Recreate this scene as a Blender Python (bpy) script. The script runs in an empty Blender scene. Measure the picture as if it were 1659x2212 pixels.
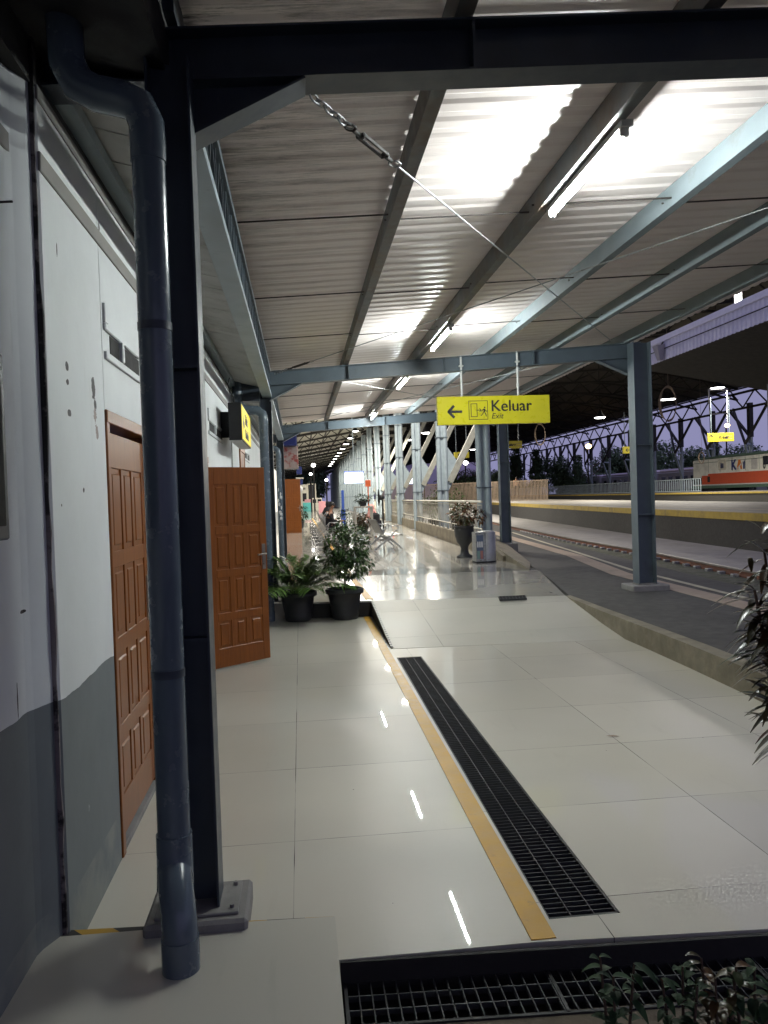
import bpy, math, random
import numpy as np
from mathutils import Vector, Matrix
random.seed(7)
rnd = random.random
def U(a, b): return a + (b-a)*random.random()
SC = bpy.context.scene
COL = SC.collection
# ---------------------------------------------------------------- camera
H = 1.65; FP = 1700.0; PX, PY = 829.5, 1106.0
_dy = Vector(((648-PX)/FP, -(1080-PY)/FP, -1)).normalized()
_up = Vector((1, .033, 0)).cross(_dy).normalized()
_rt = _dy.cross(_up)
RM = Matrix((_rt, _dy, _up))            # camera space -> world space
cam = bpy.data.cameras.new('camera'); cam.sensor_fit = 'HORIZONTAL'; cam.sensor_width = 36
cam.lens = FP/1659*36; cam.clip_start = .05; cam.clip_end = 2000
cob = bpy.data.objects.new('camera', cam); COL.objects.link(cob)
cob.matrix_world = Matrix.Translation((0, 0, H)) @ RM.to_4x4()
SC.camera = cob
# survey helpers: a sight line from the camera met with a plane of known height / distance / offset
def _ray(x, y): return RM @ Vector(((x-PX)/FP, -(y-PY)/FP, -1))
def atz(x, y, z):
    d = _ray(x, y); return Vector((0, 0, H)) + d*((z-H)/d.z)
def aty(x, y, Y):
    d = _ray(x, y); return Vector((0, 0, H)) + d*(Y/d.y)
# ---------------------------------------------------------------- world (dusk: the sun is just below the horizon)
wd = bpy.data.worlds.new("World"); SC.world = wd; wd.use_nodes = True
wt = wd.node_tree; bg = wt.nodes['Background']
sky = wt.nodes.new('ShaderNodeTexSky'); sky.sky_type = 'NISHITA'; sky.sun_disc = False
sky.sun_elevation = math.radians(1.0); sky.sun_rotation = math.radians(200); sky.dust_density = 3
mul = wt.nodes.new('ShaderNodeMix'); mul.data_type = 'RGBA'; mul.blend_type = 'MIX'; mul.inputs[0].default_value = .86
wt.links.new(sky.outputs[0], mul.inputs[6]); mul.inputs[7].default_value = (3.0, 3.0, 5.2, 1)
wt.links.new(mul.outputs[2], bg.inputs[0]); bg.inputs[1].default_value = .07
SC.view_settings.view_transform = 'Standard'; SC.view_settings.look = 'None'
SC.view_settings.exposure = .50; SC.view_settings.gamma = 1
SC.cycles.max_bounces = 7; SC.cycles.diffuse_bounces = 4; SC.cycles.sample_clamp_indirect = 4
TUBE_E = 395.0

# ---------------------------------------------------------------- materials
class NT:
    def __init__(s, name):
        s.m = bpy.data.materials.new(name); s.m.use_nodes = True; s.t = s.m.node_tree
        s.b = s.t.nodes['Principled BSDF']
    def n(s, typ, **kw):
        o = s.t.nodes.new(typ)
        for k, v in kw.items():
            if k[0] == 'i' and k[1:].isdigit(): s.set(o.inputs[int(k[1:])], v)
            else: setattr(o, k, v)
        return o
    def set(s, inp, v):
        if isinstance(v, bpy.types.NodeSocket): s.t.links.new(v, inp)
        else:
            if inp.type == 'RGBA' and hasattr(v, '__len__') and len(v) == 3: v = (*v, 1)
            inp.default_value = v
    def math(s, op, a, b=0.0, c=0.0):
        return s.n('ShaderNodeMath', operation=op, i0=a, i1=b, i2=c).outputs[0]
    def mix(s, f, a, b):
        o = s.n('ShaderNodeMix', data_type='RGBA'); s.set(o.inputs[0], f); s.set(o.inputs[6], a); s.set(o.inputs[7], b); return o.outputs[2]
    def pos(s):
        if not hasattr(s, '_p'): s._p = s.n('ShaderNodeNewGeometry').outputs['Position']
        return s._p
    def xyz(s, v=None):
        o = s.n('ShaderNodeSeparateXYZ'); s.set(o.inputs[0], v or s.pos()); return o.outputs
    def noise(s, scale, detail=4, rough=.6, sc=None, dist=0, vec=None):
        v = vec or s.pos()
        if sc: 
            mp = s.n('ShaderNodeMapping'); s.set(mp.inputs[0], v); mp.inputs['Scale'].default_value = sc; v = mp.outputs[0]
        o = s.n('ShaderNodeTexNoise'); s.set(o.inputs['Vector'], v); o.inputs['Scale'].default_value = scale
        o.inputs['Detail'].default_value = detail; o.inputs['Roughness'].default_value = rough; o.inputs['Distortion'].default_value = dist
        return o.outputs[0]
    def ramp(s, f, a, b, lo=0.0, hi=1.0):
        o = s.n('ShaderNodeMapRange', i0=f, i1=a, i2=b, i3=lo, i4=hi); return o.outputs[0]
    def bump(s, h, st=.3, d=.01):
        o = s.n('ShaderNodeBump'); o.inputs['Strength'].default_value = st; o.inputs['Distance'].default_value = d
        s.set(o.inputs['Height'], h); s.set(s.b.inputs['Normal'], o.outputs[0])
    def out(s, **kw):
        for k, v in kw.items(): s.set(s.b.inputs[k.replace('_', ' ')], v)
        return s.m

def paint(name, c, rough=.45, var=.12, dirt=None, dsc=3.0, dth=(.55, .75), bump=.1, metal=0, sc=6.0, spec=.5):
    t = NT(name); n = t.noise(sc)
    v = t.ramp(n, .3, .7, 1-var, 1+var)
    o = t.n('ShaderNodeMix', data_type='RGBA', blend_type='MULTIPLY'); o.inputs[0].default_value = 1
    t.set(o.inputs[6], c); cc = t.n('ShaderNodeCombineColor', i0=v, i1=v, i2=v).outputs[0]; t.set(o.inputs[7], cc)
    col = o.outputs[2]
    if dirt:
        m = t.ramp(t.noise(dsc, 6, .7), dth[0], dth[1]); col = t.mix(m, col, dirt)
    if bump: t.bump(t.noise(sc*6, 3), bump, .004)
    return t.out(Base_Color=col, Roughness=t.ramp(t.noise(sc*2), .3, .7, max(.03, rough-.08), rough+.1), Metallic=metal, Specular_IOR_Level=spec)
def emit(name, c, e):
    t = NT(name); return t.out(Base_Color=(.8, .8, .8), Emission_Color=c, Emission_Strength=e)

def tilemat(name, px, ox, py, oy, base, rough=.14, gr=(.06, .055, .05), w=.004, shade=.07):
    t = NT(name); x, y, z = t.xyz()
    u = t.math('DIVIDE', t.math('SUBTRACT', x, ox), px); v = t.math('DIVIDE', t.math('SUBTRACT', y, oy), py)
    def line(q, p):
        f = t.math('FRACT', q); a = t.math('ABSOLUTE', t.math('SUBTRACT', f, .5)); return t.math('GREATER_THAN', a, .5-w/(2*p))
    g = t.math('MAXIMUM', line(u, px), line(v, py))
    g = t.math('MULTIPLY', g, t.ramp(t.noise(1.3, 3, .7), .42, .58, .25, 1))
    cv = t.n('ShaderNodeCombineXYZ', i0=t.math('FLOOR', u), i1=t.math('FLOOR', v))
    wn = t.n('ShaderNodeTexWhiteNoise', noise_dimensions='2D'); t.set(wn.inputs['Vector'], cv.outputs[0])
    tone = t.ramp(wn.outputs['Value'], 0, 1, 1-shade, 1+shade*.5)
    cloud = t.ramp(t.noise(1.1, 3, .45), .3, .7, .95, 1.04)
    k = t.math('MULTIPLY', tone, cloud)
    o = t.n('ShaderNodeMix', data_type='RGBA', blend_type='MULTIPLY'); o.inputs[0].default_value = 1
    t.set(o.inputs[6], base); t.set(o.inputs[7], t.n('ShaderNodeCombineColor', i0=k, i1=k, i2=k).outputs[0])
    col = t.mix(t.ramp(t.noise(.7, 2, .4), .5, .8, 0, .35), o.outputs[2], (base[0]*.86, base[1]*.80, base[2]*.70))
    sc_ = t.ramp(t.noise(1.0, 5, .7, (5, 1.2, 1), 1.0), .62, .80, 0, .16); col = t.mix(sc_, col, (base[0]*.45, base[1]*.42, base[2]*.36))
    # grains of dirt lying about
    vo = t.n('ShaderNodeTexVoronoi'); t.set(vo.inputs['Vector'], t.pos()); vo.inputs['Scale'].default_value = 3.5
    sp = t.math('LESS_THAN', vo.outputs['Distance'], .018)
    col = t.mix(sp, col, (.05, .045, .04)); col = t.mix(g, col, gr)
    rr = t.math('ADD', t.ramp(t.noise(.8, 2, .4), .35, .7, rough*.9, rough*1.15), t.math('MULTIPLY', g, .4))
    return t.out(Base_Color=col, Roughness=rr, Coat_Weight=.55, Coat_Roughness=.02, Specular_IOR_Level=.25)

M = {}
M['tileL'] = tilemat('tile_left', .905, -.083, 1.03, 3.81, (.56, .525, .45), rough=.36, shade=.05)
M['tileR'] = tilemat('tile_right', .925, .17, .925, 3.06, (.55, .515, .44), rough=.38, shade=.10)
M['tileU'] = tilemat('tile_upper', .9, -.083, .9, 11.0, (.56, .53, .47), rough=.16)
M['ramp'] = tilemat('tile_ramp', 2.4, -.9, 1.25, 8.9, (.50, .475, .41), rough=.42)
M['slab'] = tilemat('tile_slab', 1.6, .08, 1.9, 3.14, (.50, .475, .41), rough=.38)
M['tileB'] = tilemat('tile_band', .9, -.083, .6, 11.0, (.33, .32, .29), rough=.1)
M['yellow'] = paint('yellow_paint', (.50, .265, .012), .45, .1, (.25, .16, .05), 9, (.6, .8))
M['asphalt'] = paint('asphalt', (.055, .052, .048), .85, .3, (.03, .028, .026), 1.5, (.5, .7), .6, sc=9)
M['conc'] = paint('concrete', (.20, .175, .125), .8, .25, (.12, .10, .065), 2.2, (.45, .7), .5)
M['conc2'] = paint('concrete_grey', (.22, .21, .20), .8, .2, (.1, .09, .08), 3, (.5, .75), .4)
M['black'] = paint('black_iron', (.012, .012, .013), .6, .2)
M['blackface'] = paint('black_and_shade', (.016, .015, .014), .8, .2, bump=.3)  # plain black faces; also shade painted into gaps and openings
M['grate'] = paint('grate_bars', (.035, .038, .042), .55, .3, (.03, .03, .03), 20, (.5, .6))
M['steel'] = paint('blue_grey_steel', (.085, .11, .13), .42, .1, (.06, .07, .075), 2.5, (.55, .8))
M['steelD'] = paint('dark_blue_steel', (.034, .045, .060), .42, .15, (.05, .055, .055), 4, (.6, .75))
M['steelL'] = paint('pale_steel', (.30, .36, .39), .4, .12, (.16, .18, .18), 3, (.6, .8))
M['pipe'] = paint('grey_pipe', (.088, .113, .138), .22, .06, (.3, .33, .35), 14, (.74, .8), .05)
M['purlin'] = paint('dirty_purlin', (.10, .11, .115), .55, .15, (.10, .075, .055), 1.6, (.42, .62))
M['purlinLit'] = paint('lit_purlin', (.14, .17, .185), .5, .1, (.11, .105, .10), 1.5, (.6, .8))  # paler copy for the tube-lit purlins, the light put into the colour
M['rust'] = paint('rusty_rod', (.035, .028, .025), .7, .2)
M['galv'] = paint('galvanised', (.30, .31, .31), .35, .2, (.10, .09, .08), 30, (.55, .65), metal=.4)
M['wood'] = None
t = NT('varnished_teak'); n = t.noise(3, 6, .6, (14, 14, 1.0), 1.2)
t.bump(n, .08, .003)
M['wood'] = t.out(Base_Color=t.mix(n, (.11, .033, .005), (.31, .096, .014)), Roughness=.38, Coat_Weight=.08, Coat_Roughness=.2, Specular_IOR_Level=.3)
# plaster: white above, painted grey dado below with an uneven brushed edge, chips
t = NT('plaster_wall'); x, y, z = t.xyz()
zz = t.math('ADD', z, t.ramp(t.noise(2.3, 4, .5), .3, .7, -.012, .012))
dado = t.math('LESS_THAN', zz, .955)
white = t.mix(t.ramp(t.noise(1.2, 6, .65), .35, .75), (.74, .76, .755), (.64, .655, .65))
white = t.mix(t.ramp(t.noise(2, 5, .7, (3, 3, .35)), .66, .9), white, (.46, .46, .42))
grey = t.mix(t.ramp(t.noise(1.7, 6, .65), .35, .75), (.16, .18, .19), (.125, .14, .15))
grey = t.mix(t.ramp(t.noise(5, 5, .7, (1, 1, .5)), .71, .74), grey, (.34, .36, .36))
pale = t.math('MULTIPLY', t.math('LESS_THAN', z, .22), t.ramp(t.noise(4, 4), .4, .6, 0, .8)); grey = t.mix(pale, grey, (.23, .24, .22))
col = t.mix(dado, white, grey)
def spots(pts, c, thr=1.0):
    global col
    for (py_, pz_, ry, rz) in pts:
        a = t.math('DIVIDE', t.math('SUBTRACT', y, py_), ry); b = t.math('DIVIDE', t.math('SUBTRACT', z, pz_), rz)
        d = t.math('ADD', t.math('MULTIPLY', a, a), t.math('MULTIPLY', b, b))
        d = t.math('ADD', d, t.ramp(t.noise(26, 3, .7), .3, .7, -.55, .55))
        col = t.mix(t.math('LESS_THAN', d, thr), col, c)
spots([(3.17+.02, 2.20, .022, .018), (3.19, 2.14, .02, .013), (3.2, 2.02, .022, .014), (3.58, 2.17, .03, .05), (3.60, 2.10, .02, .03), (3.36, 1.72, .012, .01), (3.8, 2.95, .012, .03), (2.62, 1.78, .018, .03), (2.66, 1.70, .008, .03), (2.80, 1.30, .022, .006), (2.72, 1.02, .005, .06), (3.05, 1.66, .006, .006), (4.9, 1.5, .02, .03), (5.6, 2.2, .012, .05), (3.12, 2.63, .007, .03)], (.035, .03, .028))
spots([(3.59, 2.05, .035, .05), (3.62, 1.98, .035, .05)], (.30, .25, .22), .45)
t.bump(t.noise(3, 5, .5), .25, .02)
M['plaster'] = t.out(Base_Color=col, Roughness=.62)
M['bed'] = paint('bed_concrete', (.15, .12, .085), .9, .3, (.05, .04, .03), 3, (.45, .65), .8)
M['crack'] = paint('joint_dark', (.17, .145, .145), .9, .25, (.02, .018, .017), 2.3, (.47, .52), .6)
# translucent-looking dirty pvc roof sheet
t = NT('roof_sheet'); x, y, z = t.xyz()
base = t.mix(t.noise(1.2, 5, .6), (.86, .765, .725), (.90, .825, .79))
streak = t.ramp(t.noise(1.0, 7, .75, (.7, 9, 1), .4), .5, .75)
edge = t.ramp(x, -.4, 1.2, 1, .22); near = t.ramp(y, 3, 8, 1, .55)
mk = t.math('MULTIPLY', t.math('MULTIPLY', streak, edge), near)
col = t.mix(mk, base, (.12, .085, .06))
vn = t.ramp(t.noise(2.2, 6, .8, (.8, 7, 1)), .47, .62)
mm = t.math('MULTIPLY', vn, t.math('MULTIPLY', t.ramp(x, -.2, .9, 1, 0), t.ramp(y, 3.6, 6.5, 1, .15)))
col = t.mix(mm, col, (.06, .042, .03))
M['roof'] = t.out(Base_Color=col, Roughness=.38, Specular_IOR_Level=.5)
M['ledge'] = paint('ledge_paint', (.25, .235, .215), .7, .1)
M['soffit'] = paint('soffit_white', (.42, .42, .40), .6, .1, (.2, .18, .15), 2, (.5, .8))
M['hazard'] = None
t = NT('hazard_stripes'); x, y, z = t.xyz()
f = t.math('FRACT', t.math('DIVIDE', t.math('ADD', x, t.math('MULTIPLY', y, 1.0)), .26))
M['hazard'] = t.out(Base_Color=t.mix(t.math('GREATER_THAN', f, .5), (.45, .26, .03), (.02, .02, .02)), Roughness=.5)
M['check'] = None
t = NT('check_tape'); x, y, z = t.xyz()
f = t.math('FRACT', t.math('DIVIDE', y, .09)); f2 = t.math('FRACT', t.math('DIVIDE', x, .03))
M['check'] = t.out(Base_Color=t.mix(t.math('GREATER_THAN', f, .5), (.5, .48, .42), (.02, .02, .02)), Roughness=.5)
M['signY'] = paint('sign_yellow', (.62, .56, .018), .3, .03, bump=0)
M['signYdim'] = paint('sign_yellow_far', (.50, .42, .03), .4, .05, bump=0)
M['ink'] = paint('sign_ink', (.02, .02, .02), .5, .05, bump=0)
t = NT('lightbox_yellow'); M['litY'] = t.out(Base_Color=(.3, .24, .0), Emission_Color=(1, .74, .0), Emission_Strength=.55)
M['pot'] = paint('black_pot', (.022, .023, .024), .5, .2, (.05, .05, .045), 6, (.6, .8))
M['soil'] = paint('soil', (.04, .028, .018), .95, .4, bump=1)
def leaf(name, a, b, rough=.35, tr=.15):
    t = NT(name); oi = t.n('ShaderNodeNewGeometry').outputs['Random Per Island']
    c = t.mix(oi, a, b); return t.out(Base_Color=c, Roughness=rough, Specular_IOR_Level=.35)
M['palm'] = leaf('palm_leaf', (.04, .085, .018), (.10, .18, .035))
M['ficus'] = leaf('ficus_leaf', (.018, .045, .014), (.06, .11, .028))
M['croton'] = leaf('croton_leaf', (.03, .07, .02), (.16, .06, .03))
M['redleaf'] = leaf('dark_red_leaf', (.025, .04, .015), (.085, .045, .02), .3)
M['bushleaf'] = leaf('bed_leaf', (.006, .024, .006), (.016, .048, .013), .7)
M['tree'] = leaf('tree_leaf', (.09, .14, .085), (.15, .22, .12), .8)
M['bark'] = paint('bark', (.09, .06, .04), .9, .3, bump=.6)
M['chrome'] = paint('stainless', (.42, .43, .43), .35, .15, metal=.5)
M['railing'] = paint('railing_cream', (.42, .40, .33), .5, .1)
M['rail'] = paint('rail_rust', (.12, .045, .025), .6, .25)
M['railtop'] = paint('rail_head', (.22, .20, .18), .5, .2, metal=.5)
M['ballast'] = paint('ballast', (.10, .10, .075), .95, .5, (.05, .055, .03), 5, (.4, .6), 1, sc=20)
M['cbed'] = paint('track_concrete', (.24, .23, .225), .8, .15, (.13, .12, .11), 1.5, (.5, .8))
M['strip'] = paint('tan_strip', (.30, .23, .17), .7, .15, (.15, .12, .09), 3, (.5, .75))
M['plat'] = paint('platform_tile', (.17, .155, .135), .65, .2, (.12, .1, .08), .8, (.5, .7))
M['edgeY'] = paint('edge_yellow', (.27, .19, .022), .7, .15, (.12, .09, .03), 2, (.5, .75))
M['pale'] = paint('pale_line', (.36, .33, .24), .7, .1)
M['hallroof'] = paint('hall_roof', (.045, .041, .037), .8, .3)
M['truss'] = paint('truss_dark', (.026, .024, .023), .7, .2)
M['trussL'] = paint('truss_pale', (.30, .30, .26), .6, .2)
M['fascia'] = paint('fascia_sheet', (.70, .70, .80), .6, .05)
M['locoW'] = paint('loco_white', (.84, .84, .76), .4, .06, (.5, .5, .44), 1, (.5, .8))
M['locoR'] = paint('loco_orange', (.62, .095, .03), .4, .08)
M['locoG'] = paint('loco_green_roof', (.10, .17, .12), .5, .15)
M['locoK'] = paint('loco_dark', (.02, .022, .022), .6, .2)
M['navy'] = paint('navy_blue', (.015, .03, .16), .5, .1)
M['orange'] = paint('logo_orange', (.72, .22, .03), .5, .05)
M['coach'] = paint('coach_grey', (.30, .29, .33), .5, .1)
M['bldg'] = paint('far_building', (.72, .64, .76), .8, .12)
M['cream'] = paint('cream_paint', (.6, .58, .5), .6, .1)
M['cyan'] = paint('cyan_board', (.10, .50, .48), .5, .05)
M['pink'] = paint('pink_board', (.75, .36, .40), .6, .08)
M['orange2'] = paint('orange_red', (.7, .12, .03), .5, .05)
M['navygrey'] = paint('printed_panel', (.08, .11, .18), .5, .2)
M['greenS'] = paint('pale_green_print', (.16, .26, .24), .5, .1)
M['redS'] = paint('pale_red_print', (.32, .14, .12), .5, .1)
M['blueS'] = paint('blue_sign', (.02, .07, .35), .5, .05)
M['skin'] = paint('skin', (.30, .15, .09), .55, .05, bump=0)
M['hair'] = paint('hair', (.012, .01, .01), .6, .1)
M['clothB'] = paint('black_cloth', (.018, .018, .022), .85, .2)
M['clothW'] = paint('white_cloth', (.62, .62, .62), .8, .1)
M['clothP'] = paint('pink_cloth', (.80, .38, .34), .8, .1)
M['clothO'] = paint('pale_orange_cloth', (.75, .45, .28), .8, .1)
M['tube'] = emit('tube_glow', (.93, 1.0, .98), TUBE_E)
M['screen'] = emit('screen_glow', (.75, .88, 1.0), 2.4)
M['screenB'] = emit('screen_blue', (.08, .2, .9), .9)
M['lampW'] = emit('lamp_glow', (1, .98, .93), 14)
M['lampO'] = emit('lamp_warm', (1, .62, .25), 8)
M['lampR'] = emit('signal_red', (1, .02, .06), 8)
M['glassD'] = paint('dark_glass', (.02, .022, .025), .1, .1, bump=0)
M['plasticW'] = paint('white_plastic', (.6, .6, .58), .35, .05)
M['doorhw'] = paint('door_metal', (.25, .23, .2), .35, .1, metal=.8)
M['banner'] = paint('banner_cloth', (.36, .30, .27), .7, .15, (.30, .06, .05), 2.2, (.5, .58))

# ---------------------------------------------------------------- mesh builder
class MB:
    def __init__(s): s.v = []; s.f = []; s.sm = []
    def add(s, vs, fs, smooth=False):
        k = len(s.v); s.v += [tuple(v) for v in vs]; s.f += [tuple(i+k for i in f) for f in fs]; s.sm += [smooth]*len(fs); return s
    def box(s, x0, x1, y0, y1, z0, z1):
        return s.hexa([(x0,y0,z0),(x1,y0,z0),(x1,y1,z0),(x0,y1,z0),(x0,y0,z1),(x1,y0,z1),(x1,y1,z1),(x0,y1,z1)])
    def hexa(s, p): return s.add(p, [(0,3,2,1),(4,5,6,7),(0,1,5,4),(1,2,6,5),(2,3,7,6),(3,0,4,7)])
    def bbox(s, x0, x1, y0, y1, z0, z1, b=.006):
        # bevelled box
        P = []; F = []
        for (ax) in range(3): pass
        c = [(x0,x1),(y0,y1),(z0,z1)]
        idx = {}
        for i in (0,1):
            for j in (0,1):
                for k in (0,1):
                    co = [c[0][i], c[1][j], c[2][k]]; ins = [b*(1-2*i), b*(1-2*j), b*(1-2*k)]
                    for a in range(3):
                        p = list(co)
                        for q in range(3):
                            if q != a: p[q] += ins[q]
                        idx[(i,j,k,a)] = len(P); P.append(p)
        g = lambda i,j,k,a: idx[(i,j,k,a)]
        for sgn in (0,1):
            F.append([g(sgn,0,0,0),g(sgn,1,0,0),g(sgn,1,1,0),g(sgn,0,1,0)]); F.append([g(0,sgn,0,1),g(1,sgn,0,1),g(1,sgn,1,1),g(0,sgn,1,1)]); F.append([g(0,0,sgn,2),g(1,0,sgn,2),g(1,1,sgn,2),g(0,1,sgn,2)])
            for t_ in (0,1):
                F.append([g(sgn,t_,0,0),g(sgn,t_,1,0),g(sgn,t_,1,1),g(sgn,t_,0,1)])
                F.append([g(sgn,0,t_,0),g(sgn,1,t_,0),g(sgn,1,t_,2),g(sgn,0,t_,2)])
                F.append([g(0,sgn,t_,1),g(1,sgn,t_,1),g(1,sgn,t_,2),g(0,sgn,t_,2)])
        for i in (0,1):
            for j in (0,1):
                for k in (0,1): F.append([g(i,j,k,0),g(i,j,k,1),g(i,j,k,2)])
        ctr = Vector(((x0+x1)/2,(y0+y1)/2,(z0+z1)/2)); G = []
        for f in F:
            a, b_, c_ = Vector(P[f[0]]), Vector(P[f[1]]), Vector(P[f[2]])
            n = (b_-a).cross(c_-a); m = sum((Vector(P[i]) for i in f), Vector())/len(f)
            G.append(f if n.dot(m-ctr) > 0 else f[::-1])
        return s.add(P, G)
    def bar(s, a, b, w, h, up=(0,0,1)):
        a, b = Vector(a), Vector(b); d = (b-a).normalized(); u = Vector(up)
        if abs(d.dot(u)) > .98: u = Vector((1,0,0))
        x = d.cross(u).normalized(); z = x.cross(d)
        P = []
        for q in (a, b):
            for sx, sz in ((-1,-1),(1,-1),(1,1),(-1,1)): P.append(q+x*sx*w/2+z*sz*h/2)
        return s.add(P, [(0,1,2,3)[::-1],(4,5,6,7),(0,1,5,4),(1,2,6,5),(2,3,7,6),(3,0,4,7)])
    def tube(s, pts, r, n=8, cap=True, smooth=True):
        pts = [Vector(p) for p in pts]; m = len(pts)
        rs = r if hasattr(r, '__len__') else [r]*m
        P = []; F = []; pu = None
        for i, p in enumerate(pts):
            d = (pts[min(i+1, m-1)]-pts[max(i-1, 0)]).normalized()
            if pu is None:
                u = Vector((0,0,1)) if abs(d.z) < .9 else Vector((1,0,0))
            else: u = pu
            x = d.cross(u).normalized(); u = x.cross(d).normalized(); pu = u
            for k in range(n):
                a = 2*math.pi*k/n; P.append(p+(x*math.cos(a)+u*math.sin(a))*rs[i])
        for i in range(m-1):
            for k in range(n):
                F.append((i*n+k, i*n+(k+1)%n, (i+1)*n+(k+1)%n, (i+1)*n+k))
        s.add(P, F, smooth)
        if cap: s.add([P[k] for k in range(n)], [tuple(range(n))[::-1]]); s.add([P[(m-1)*n+k] for k in range(n)], [tuple(range(n))])
        return s
    def lathe(s, prof, c=(0,0,0), n=24, smooth=True):
        c = Vector(c); P = []; F = []
        for r, z in prof:
            for k in range(n): a = 2*math.pi*k/n; P.append(c+Vector((r*math.cos(a), r*math.sin(a), z)))
        for i in range(len(prof)-1):
            for k in range(n): F.append((i*n+k, i*n+(k+1)%n, (i+1)*n+(k+1)%n, (i+1)*n+k))
        return s.add(P, F, smooth)
    def ball(s, c, r, n=10, m=7, sq=(1,1,1)):
        prof = [(max(1e-4, r*math.sin(math.pi*i/m)), -r*math.cos(math.pi*i/m)) for i in range(m+1)]
        k = len(s.v); s.lathe(prof, (0,0,0), n)
        for i in range(k, len(s.v)):
            v = s.v[i]; s.v[i] = (v[0]*sq[0]+c[0], v[1]*sq[1]+c[1], v[2]*sq[2]+c[2])
        return s
    def prism(s, poly, d0, d1, f):   # poly of 2d, f(u,v,d)->xyz
        n = len(poly); P = [f(u, v, d0) for u, v in poly]+[f(u, v, d1) for u, v in poly]
        s.add(P, [tuple(range(n))[::-1], tuple(range(n, 2*n))]+[(i, (i+1)%n, n+(i+1)%n, n+i) for i in range(n)]); return s
    def slab(s, poly, z0, z1):
        zz0 = z0 if hasattr(z0, '__len__') else [z0]*len(poly); zz1 = z1 if hasattr(z1, '__len__') else [z1]*len(poly)
        n = len(poly); P = [(p[0], p[1], zz0[i]) for i, p in enumerate(poly)]+[(p[0], p[1], zz1[i]) for i, p in enumerate(poly)]
        area = sum(poly[i][0]*poly[(i+1)%n][1]-poly[(i+1)%n][0]*poly[i][1] for i in range(n))
        F = [tuple(range(n))[::-1], tuple(range(n, 2*n))]+[(i, (i+1)%n, n+(i+1)%n, n+i) for i in range(n)]
        if area < 0: F = [f[::-1] for f in F]
        return s.add(P, F)
    def build(s, name, mat, parent=None, mtx=None):
        me = bpy.data.meshes.new(name); off = parent.location if (parent is not None and parent.get('_w', 0)) else Vector((0,0,0))
        if parent is not None and parent.parent is not None and parent.get('_w', 0) == 2: off = Vector(parent['_o'])
        vs = [(v[0]-off[0], v[1]-off[1], v[2]-off[2]) for v in s.v]
        me.from_pydata(vs, [], s.f); me.polygons.foreach_set('use_smooth', s.sm); me.validate(); me.update()
        me.materials.append(mat)
        o = bpy.data.objects.new(name, me); COL.objects.link(o)
        if parent is not None:
            o.parent = parent
            if parent.get('_w', 0): o['_w'] = 2; o['_o'] = list(off)
        return o

def tag(o, label=None, cat=None, group=None, kind=None):
    if label: o['label'] = label
    if cat: o['category'] = cat
    if group: o['group'] = group
    if kind: o['kind'] = kind
    return o
def thing(name, label, cat, loc=(0,0,0), group=None, rz=0, world=True):
    """Empty at the thing's base; with world=True its parts are given in world coordinates"""
    o = bpy.data.objects.new(name, None); COL.objects.link(o); o.location = loc; o.rotation_euler = (0,0,rz); o.empty_display_size = .1
    if world: o['_w'] = 1
    return tag(o, label, cat, group)
def dup(o, loc=None, rz=None, label=None, parent=None, group=None, scale=None):
    c = o.copy(); COL.objects.link(c)
    if parent is not None: c.parent = parent
    if loc is not None: c.location = loc
    if rz is not None: c.rotation_euler = (0,0,rz)
    if scale is not None: c.scale = scale
    if label: c['label'] = label
    if group: c['group'] = group
    for ch in list(o.children): dup(ch, parent=c)
    return c
def struct(name, mb, mat): return tag(mb.build(name, mat), kind='structure')
ORD = ['first','second','third','fourth','fifth','sixth','seventh','eighth','ninth','tenth','eleventh','twelfth','thirteenth','fourteenth','fifteenth','sixteenth','seventeenth','eighteenth','nineteenth','twentieth','twenty first','twenty second']

def textmesh(name, txt, size, mat, parent, mtx, bold=0.0, shear=0.0, depth=.002, align='LEFT'):
    cu = bpy.data.curves.new(name, 'FONT'); cu.body = txt; cu.size = size; cu.extrude = depth; cu.offset = bold; cu.shear = shear; cu.align_x = align
    o = bpy.data.objects.new(name, cu); COL.objects.link(o)
    dg = bpy.context.evaluated_depsgraph_get(); me = bpy.data.meshes.new_from_object(o.evaluated_get(dg))
    bpy.data.objects.remove(o); bpy.data.curves.remove(cu)
    me.transform(mtx); me.materials.clear(); me.materials.append(mat); me.name = name
    q = bpy.data.objects.new(name, me); COL.objects.link(q); q.parent = parent; return q
FACE = Matrix(((1,0,0,0),(0,0,1,0),(0,1,0,0),(0,0,0,1)))   # text plane -> facing -Y
FACE = Matrix.Rotation(math.radians(90), 4, 'X')

# ================================================================ GROUND AND FLOORS
b = MB(); b.slab([(-400,-60),(600,-60),(600,900),(-400,900)], -1.2, -1.0)
struct('ground', b, M['ballast'])
# lower walkway, left strip (with square tiles) and right part
XW = -.885
b = MB(); b.slab([(XW-.25,2.80),(.80,2.79),(.80,11.02),(XW-.25,11.12)], -.3, 0); struct('walkway_floor', b, M['tileL'])
b = MB()
GY0, GY1 = 2.93, 7.99
b.slab([(.80,2.79),(3.38,2.62),(3.36,2.93),(.80,2.93)], -.3, 0)
b.slab([(1.185,2.93),(3.36,2.93),(3.42,5.3),(3.5,6.8),(3.53,8.3),(1.185,8.45)], -.3, 0)
b.slab([(.80,2.93),(.90,2.93),(.93,8.0),(.80,8.0)], -.3, 0)
b.slab([(.80,8.0),(1.185,8.0),(1.185,8.45),(.80,8.47)], -.3, 0)
b.slab([(.80,8.47),(.93,8.465),(.93,11.0),(.80,11.02)], -.3, 0)
struct('walkway_floor', b, M['tileR'])
# painted yellow line beside the grate
b = MB(); b.slab([(.79,2.80),(.885,2.80),(.905,11.0),(.82,11.0)], .0005, .004); struct('yellow_line', b, M['yellow'])
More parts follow.
